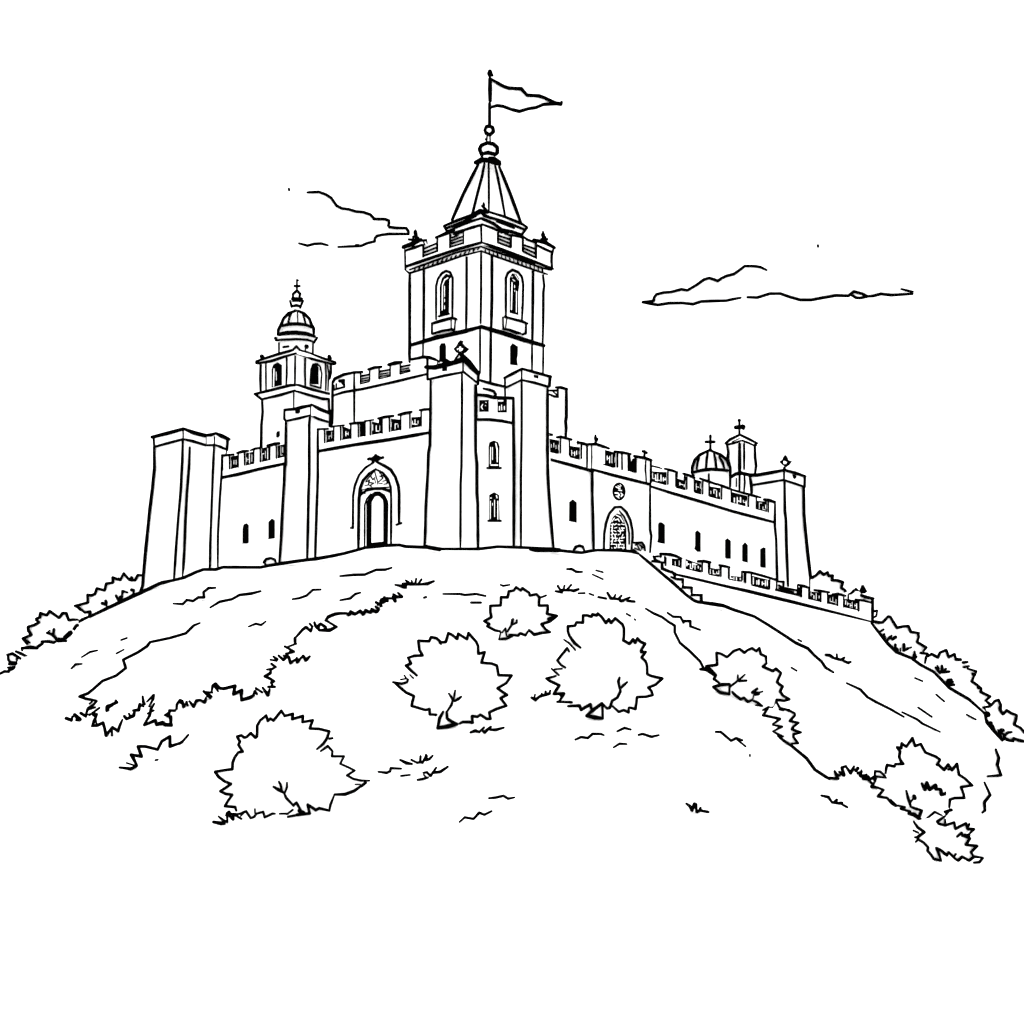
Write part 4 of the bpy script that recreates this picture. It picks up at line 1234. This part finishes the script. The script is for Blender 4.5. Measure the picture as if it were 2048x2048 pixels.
bush('low ragged bush lowest of all at the right edge of the slope',
     "O 865 1080 970 1180 890 1230 900 1270 960 1290 1005 1340 1060 1440 1130 1455 1090 1335 1180 1400 1200 1375 1290 1450 1335 1415 1400 1455 1450 1415 1535 1425 1440 1400 1425 1370 1480 1310 1370 1300 1410 1230 1330 1180 1450 1140 1380 1090 1270 1150 1255 1085 1165 1115 1095 1080 1170 1020 985 1050",
     "O w24 868 1080 905 1135 970 1180 900 1230 880 1230; w22 865 1165 910 1185; w22 885 1275 910 1250 960 1280 1005 1325 1000 1360 1035 1400 1065 1445; w28 1070 1440 1130 1455; w22 1130 1450 1110 1390 1088 1335 1130 1355 1185 1405 1205 1375 1265 1435 1295 1455 1335 1418 1400 1455 1450 1418 1535 1425; w26 1535 1430 1500 1470 1450 1475; w23 1440 1405 1420 1375 1480 1312 1370 1302 1412 1240 1340 1215; w36 1340 1212 1400 1210; w24 1285 1225 1330 1185; w22 1400 1200 1450 1150 1390 1150 1372 1095 1310 1125 1270 1150 1258 1085 1170 1115 1110 1100 1095 1078 1170 1025; w36 1170 985 1230 965; w22 1170 1060 1170 1115; w24 1180 1010 1200 985; w24 1390 1130 1405 1100; w18 1255 1415 1275 1390",
     group=BG)
bush('longest bush on the left brow against the foot of the far left tower',
     "I 870 640 820 600 725 540 850 505 845 430 910 430 935 370 1015 390 1020 325 1095 315 1085 265 1160 290 1195 225 1250 290 1280 250 1310 290 1330 240 1390 245 1390 400 1200 490",
     "I w22 865 645 870 595 820 605 765 560 722 540 848 508 845 432 890 438 918 420 935 370 1010 390 1025 325 1090 315 1088 265 1130 280 1160 290 1195 225 1250 288 1305 292 1330 242 1390 245; w34 870 600 866 635; w36 1270 265 1275 290; w24 1145 275 1165 290; w30 880 440 915 425; w26 740 545 780 580",
     '', "I w36 985 515 1020 525; w28 1020 490 1030 510; w14 1030 520 1030 560; w28 1120 440 1140 480; w36 1150 495 1165 455; w18 1175 480 1182 395 1230 410; w34 1270 385 1290 390; w22 1290 400 1290 430; w18 1280 430 1200 480",
     group=BG, d=T4L.depth(288) + 1.5, fr=.05)
bush('round bush lower down the left brow with a curling forked trunk',
     "I 755 670 725 685 665 675 620 605 570 655 480 590 450 630 390 610 380 690 270 740 300 820 220 855 265 905 215 950 350 945 400 890 540 890 640 880 680 800 760 730",
     "I w24 750 672 700 672 665 678 640 610 605 610 570 655 480 590 450 630 390 610 385 650 350 665 375 700 330 725 270 742 275 780 302 820 220 855 262 908; w20 245 865 285 895; w32 215 948 300 942 360 948; w32 365 935 410 905; w25 405 885 470 885 520 895 545 880; w44 565 865 620 870; w52 630 845 680 800; w44 720 760 745 730; w22 640 880 560 885; w24 210 945 215 970; w26 360 660 350 680",
     "I w24 555 870 515 825 495 815; w28 495 815 455 800; w14 455 800 480 778; w26 515 815 520 765",
     group=BG, fr=.1)
bush('small clump of leaves at the left edge of the hill brow',
     "I 70 1010 120 1000 200 1050 170 1060 165 1100 145 1140 80 1180 90 1130 75 1050",
     "I w26 70 1012 120 1000 200 1050; w28 155 980 200 1000 258 1028; w20 75 1015 80 1060 100 1090; w44 100 1092 150 1095; w20 160 1050 165 1070; w22 75 1135 140 1138; w40 90 1160 130 1138; w27 0 1195 45 1172 85 1178; w14 80 1105 100 1108",
     group=BG, fr=.1)
bush('leafy tree top rising behind the foot of the right corner tower',
     "M 1165 190 1255 105 1290 140 1330 115 1340 150 1385 150 1370 200 1430 195 1480 215 1465 270 1500 290 1530 340 1530 430 1165 430",
     "M w24 1180 175 1215 150 1255 108 1290 142 1330 118 1340 152 1380 150 1372 195 1430 198 1478 215 1462 268 1495 290 1530 340; w28 1185 170 1200 155; w30 1280 130 1295 135",
     group=BG, name='bush', d=LW.depth(1660) + 6, fr=.1)
HILLB = 'bushes along the right brow'
bush('spreading bush on the right brow next to the end of the outer wall',
     "N 480 615 565 605 625 545 705 655 815 640 840 700 920 705 905 790 985 845 935 905 870 960 700 880 600 770",
     "N w23 478 598 520 605 565 603 620 545 640 548 705 655 760 642 815 638 840 695 918 705; w32 910 710 915 745; w24 915 745 900 792 945 820 988 845 960 880; w30 935 900 1000 905; w22 1005 912 985 940 975 995",
     '', "N w24 545 690 575 672; w16 580 742 585 712; w26 575 720 590 750; w28 610 775 640 745; w36 660 765 692 745; w18 635 760 652 730; w28 688 850 690 818; w22 690 840 715 870; w14 738 880 738 855; w34 772 870 772 815; w30 770 875 810 855; w18 800 858 845 843; w40 870 945 876 915; w22 875 905 875 885; w24 885 945 895 935",
     group=HILLB, d=lerp(CREST_D, 1790) + .6, fr=.12)
bush('long bush halfway down the right brow',
     "N 1010 930 1040 905 1100 940 1180 870 1205 935 1260 910 1270 965 1370 970 1400 1010 1390 1050 1470 1075 1430 1170 1520 1230 1515 1275 1605 1320 1565 1360 1545 1470 1400 1345 1210 1235 1060 1080 980 1000",
     "N w24 1005 930 1040 908 1100 940 1120 895 1180 870 1205 938 1260 910 1275 960; w34 1275 960 1320 962; w30 1345 990 1385 985; w24 1350 1035 1400 1025; w22 1390 1050 1470 1075 1455 1120; w34 1440 1100 1450 1115; w24 1450 1120 1428 1172 1470 1200 1515 1235; w30 1490 1235 1515 1235; w22 1520 1240 1515 1275 1605 1318 1560 1360; w32 1580 1375 1605 1395; w26 1600 1415 1540 1425; w18 1545 1430 1560 1450",
     '', "N w22 1120 1095 1100 1065 1078 1040; w24 1125 1085 1142 1060 1140 1020; w16 1110 1050 1095 1020; w26 1140 1085 1210 1078; w22 1165 1065 1178 1050; w28 1190 1190 1200 1165 1230 1155; w30 1205 1205 1255 1205; w16 1235 1190 1250 1175; w14 1215 1190 1240 1160",
     group=HILLB, d=lerp(CREST_D, 1900) + .6, fr=.12)
bush('bush cut by the right edge of the picture with two curled twigs',
     "N 1560 1450 1620 1410 1625 1390 1685 1355 1720 1490 1765 1450 1860 1500 1840 1590 1930 1650 2060 1700 2060 1800 1820 1750 1720 1740 1640 1640 1560 1540",
     "N w23 1615 1405 1650 1362 1685 1352 1708 1400 1702 1450 1728 1490 1765 1452 1810 1480 1860 1498 1855 1540 1838 1590 1900 1622 1940 1670 1990 1690; w28 1695 1430 1715 1470; w30 1740 1720 1815 1755 1835 1722; w26 1835 1725 1930 1755 1990 1770",
     '', "N w62 1572 1488 1580 1492; w46 1600 1580 1612 1575; w26 1630 1600 1645 1640; w36 1715 1640 1730 1645; w18 1690 1645 1740 1690 1738 1735; w22 1735 1730 1750 1690 1775 1668 1812 1662; w14 1680 1640 1690 1660 1720 1720",
     group=HILLB, d=lerp(CREST_D, 2000) + .3, fr=.12)

# ------------------------------------------------------------------ grass tufts standing on the slope
class Upright:
    def __init__(s, d):
        s.d = d

    def hit(s, u, v, off=0.0):
        return at(u, v, min(s.d, ground_depth(u, v) - .1) - off)


def tuft(label, txt, cat='grass tuft', name='grass_tuft', group='grass tufts on the slope'):
    st = strokes(txt)
    pts = [p for _, q in st for p in q]
    lo = max(pts, key=lambda p: p[1])
    d_ = ground_depth(*lo) - .1
    m_ = MB()
    m_.ink(Upright(d_), [(w_ * 1.2, q_) for w_, q_ in st], ends=.75, off=.2)
    return tag(m_.build(name, None, (INK, INK)), label, cat, group)


tuft('spiky grass tuft with five blades left of the small high bush',
     "K w22 148 240 200 250 245 268 255 235; w26 220 230 300 232 390 235; w24 390 235 460 228 520 205; w18 300 235 270 212 245 195; w20 318 235 305 200; w22 340 230 350 180; w22 370 230 400 188")
tuft('low grass tuft with three blades above the large right-hand bush', "L w24 345 302 400 312 410 290; w26 400 290 480 292; w24 480 290 520 298 565 282; w22 390 290 365 250; w20 420 285 430 248; w22 455 285 495 240")
tuft('stretched zigzag grass tuft uphill of the large right-hand bush', "L w26 758 358 830 372; w24 845 318 880 372 955 378; w22 900 375 922 338; w24 955 370 980 345; w22 960 370 975 398 1060 362; w26 1040 395 1105 402")
tuft('dark ragged tuft touching the left side of the large right-hand bush', "L w26 112 1330 150 1350 190 1318; w30 190 1318 285 1290; w18 140 1325 145 1300; w20 205 1310 210 1290; w22 245 1295 248 1270; w22 285 1290 292 1262")
tuft('pair of pointed blades on a short stroke below the middle bush', "Q w24 292 675 350 705 405 715; w22 400 675 460 705; w24 485 690 488 640; w22 505 705 545 640 540 625; w22 545 680 575 665 605 635; w24 460 700 500 698")
tuft('curled tuft with one long blade low in the middle of the slope', "Q w21 460 868 510 860 560 845; w20 515 800 550 795 585 830 640 750; w18 520 820 550 850; w24 610 800 680 790 750 742")
tuft('wavy low grass stroke at the foot of the middle bush', "K w24 875 1665 920 1650 960 1662; w22 960 1660 1005 1618; w24 985 1645 1010 1662 1070 1612; w23 1065 1640 1120 1640 1195 1620")
tuft('long thin grass blade stroke above the lower left bush', "Y w13 380 505 440 512 470 500; w10 418 480 475 498; w13 475 495 455 455 442 435 500 445 480 390 520 390 588 407 610 362 655 335 655 390 715 370; w18 705 375 722 365; w14 722 365 755 327")
tuft('small zigzag tuft alone low on the bare slope', "R w24 158 1098 190 1120 212 1162 235 1100 250 1105 255 1170; w30 260 1175 300 1160; w22 285 1155 295 1138; w26 300 1165 370 1178")
tuft('humped grass tuft under the bare ridge at the lower right', "R w22 1462 1020 1530 1035 1565 1085; w28 1565 1085 1640 1095; w26 1590 1080 1612 1060; w26 1640 1090 1662 1090; w24 1655 1100 1712 1132")
tuft('spiky tuft between the two track lines on the right slope', "M w24 1310 915 1350 920 1395 950; w26 1380 945 1480 968; w22 1420 945 1418 910; w26 1460 962 1490 944; w24 1480 970 1520 995 1552 985")
tuft('bristling row of grass joining the track line to the spiky lower right bush',
     "R w30 1540 850 1625 856; w24 1590 785 1610 822 1640 825; w24 1635 790 1680 820 1660 750 1700 735; w22 1700 740 1745 802 1778 738; w32 1755 785 1770 760; w32 1795 780 1815 755; w28 1815 805 1850 790; w20 1850 775 1840 830 1895 820;"
     "O w26 345 635 395 655 410 625; w22 375 665 440 670 430 640; w24 430 680 480 650 495 700; w22 445 690 490 735 460 740 520 750")
tuft('rough grass spray at the left foot of the lower left bush', "P w30 130 1275 200 1288 235 1290; w18 178 1220 220 1255 265 1278; w18 265 1280 262 1215 250 1210; w18 255 1190 280 1175 300 1200; w20 270 1200 320 1250 320 1215 345 1210; w22 350 1215 400 1245; w18 300 1195 400 1195; w16 360 1200 365 1215; w18 395 1215 420 1190")

SC = 'scrub along the left track edge'
tuft('short dark scrub mark inside the leafy left scrub', "I w36 1035 1550 1040 1515 1085 1495; w34 1085 1490 1130 1472; w26 1118 1455 1122 1465", 'scrub', 'scrub', SC)
tuft('leafy scrub with hanging points at the left end of the track edge',
     "I w34 640 1625 690 1645; w26 690 1645 700 1610; w32 720 1590 770 1638 740 1642; w30 780 1575 830 1608; w22 825 1605 850 1530 890 1505 935 1460; w18 865 1485 890 1465; w22 840 1545 920 1520; w22 865 1595 960 1525; w18 850 1590 910 1580 940 1585; w24 935 1590 910 1650 890 1702;"
     "w22 890 1700 940 1695 995 1668 1010 1720 1025 1792 1085 1712 1140 1748 1160 1690 1182 1640; w20 1080 1715 1082 1790; w18 925 1640 935 1690; w20 900 1600 935 1600", 'scrub', 'scrub', SC)
tuft('scrub with tall twin blades right of the hanging leafy scrub',
     "I w30 1200 1605 1225 1632; w26 1225 1632 1290 1600 1300 1560; w24 1285 1550 1340 1545 1350 1490 1385 1510; w22 1245 1580 1255 1600; w22 1378 1415 1385 1470 1400 1490; w20 1420 1465 1485 1400 1480 1440 1440 1510; w22 1490 1485 1460 1530 1445 1600 1390 1690; w20 1425 1580 1485 1550; w24 1395 1690 1500 1645 1510 1685; w30 1510 1685 1570 1670 1600 1690; w32 1590 1685 1655 1690; w22 1650 1690 1648 1610 1590 1595; w18 1595 1595 1640 1585; w26 1635 1550 1690 1552; w22 1600 1592 1635 1570 1650 1548; 1690 1552 1708 1530", 'scrub', 'scrub', SC)
tuft('zigzag scrub below the middle of the left track edge',
     "I w22 1705 1530 1710 1490 1738 1450 1760 1460 1772 1515 1805 1470; w20 1740 1475 1770 1490; w22 1830 1460 1870 1512 1895 1455 1932 1447; w20 1800 1465 1812 1500;"
     "J w22 0 1448 45 1470 58 1425; w26 35 1365 100 1430; w20 50 1370 120 1378; w24 60 1375 112 1415; w22 112 1370 122 1310 150 1292 190 1335 232 1340 340 1312 322 1392 405 1352 398 1400 400 1450; w28 400 1448 480 1425 520 1400; w20 140 1320 175 1365", 'scrub', 'scrub', SC)
tuft('steep toothed scrub climbing beside the left track',
     "J w24 515 1400 530 1365 550 1390; w24 540 1335 600 1375; w24 605 1330 655 1400 672 1350; w28 660 1322 722 1322; w22 700 1310 690 1280 720 1268; w22 720 1268 680 1245 625 1220 680 1190 685 1160; w20 645 1155 690 1152 735 1130; w28 690 1100 730 1130; w20 680 1060 740 1070; w22 710 1030 745 1055 740 1072; w24 760 1020 805 1062 832 1035 808 1020", 'scrub', 'scrub', SC)
tuft('short zigzag branch of scrub pointing right from the steep toothed scrub',
     "J w22 830 1000 860 1040 872 1092 935 1050; w24 935 1045 940 1082 995 1022; w26 995 1022 1022 1062 1060 1028; w22 935 1040 938 1060", 'scrub', 'scrub', SC)
tuft('curved scrub with a sharp point at the bend of the left track',
     "J w22 835 1000 900 985; w28 870 985 905 980; w24 905 978 820 932; w22 850 935 930 905; w30 918 890 918 850; w22 910 860 960 805 990 770 1025 745 1070 785 1085 740; w24 1060 712 1085 740; w24 1105 700 1120 740 1145 770; w22 1145 770 1150 725 1165 712 1212 745 1205 780; w28 1150 775 1250 775 1320 742; w24 1320 742 1215 680", 'scrub', 'scrub', SC)
tuft('sawtooth scrub at the top of the left track near the gateway',
     "J w24 1212 680 1240 645 1300 620 1350 612 1415 612; w24 1415 610 1438 628 1455 595 1500 620 1548 588 1578 622 1600 580 1648 605 1660 572 1705 600 1725 570 1695 545; w28 1700 505 1752 540; w30 1720 525 1780 500; w24 1750 475 1790 500; w26 1785 458 1812 495; w24 1800 465 1865 468; w26 1865 468 1885 492 1880 460;"
     "K w22 0 395 40 365; w24 40 360 75 395; w22 60 372 120 372; w28 125 352 145 395; w24 128 330 180 360; w22 175 318 212 355 150 365", 'scrub', 'scrub', SC)

# ------------------------------------------------------------------ clouds, far away
def cloud(label, body, lines, d, thick):
    m_ = MB()
    m_.puff(P(body), d, thick * .25, thick)
    m_.ink(front(d - thick * .26), lines)
    return tag(m_.build('cloud', None, (VAPOUR, INK)), label, 'cloud', 'clouds in the sky')


cloud('left cloud with stepped edge tapering towards the great tower',
      "S 300 500 355 290 500 283 590 315 660 360 730 460 800 495 980 535 1165 575 1215 630 1400 650 1395 715 1625 748 1650 800 1400 825 1250 850 1215 920 1040 980 750 992 600 965 360 975 245 945",
      "S w30 352 290 380 288 500 283 590 315 660 360 730 460 800 495 880 505 980 535 1070 542 1165 575 1215 630 1350 632 1402 652 1405 690 1395 715 1410 735 1500 745 1625 748 1652 785 1655 825 1400 825 1320 835 1250 850 1222 880 1220 920 1120 945 1040 980 900 985 750 992; w28 245 945 355 975 440 952 530 948 615 970; w34 980 970 1010 968", 700, 12)
cloud('right cloud with humped top and long wavy base',
      "T 160 1055 305 1040 330 960 530 925 740 905 860 835 1020 745 1130 785 1340 695 1480 592 1600 592 1760 645 U 400 800 1000 850 1690 888 1835 925 1830 950 1250 980 850 970 390 1030 130 945 T 1640 1000 1240 1040 700 1075 360 1095",
      "T w31 1760 645 1680 607 1600 594 1480 592 1410 645 1340 695 1240 722 1180 750 1128 785 1080 765 1020 748 950 768 860 835 740 905 660 893 530 927 430 935 340 958 310 1000 305 1040 240 1050 165 1058 260 1078 360 1095 500 1072 680 1070 810 1085 920 1050 1040 1045 1240 1040 1330 1020 1425 1002;"
      "w33 1515 995 1640 1000 1800 950 1932 948; U 0 948 130 948 250 990 390 1030 530 1030 690 1000 850 972 1010 978 1080 920 1190 950 1250 985 1160 1005 1110 1002 1040 960; 1250 985 1330 978 1430 952 1560 968 1835 952; w30 1840 925 1780 912 1690 888", 700, 10)

for u_, v_, lab in ((578, 379, 'tiny dark speck in the sky left of the left cloud'), (1636, 492, 'tiny dark speck in the sky above the right cloud')):
    m_ = MB()
    m_.ink(front(520), [(4.2, [(u_ - .3, v_ - 1.2), (u_ + .3, v_ + 1.2)])], ends=1)  # unidentified dot, built as one short dark stroke
    tag(m_.build('sky_speck', None, (INK, INK)), lab, 'sky_speck')
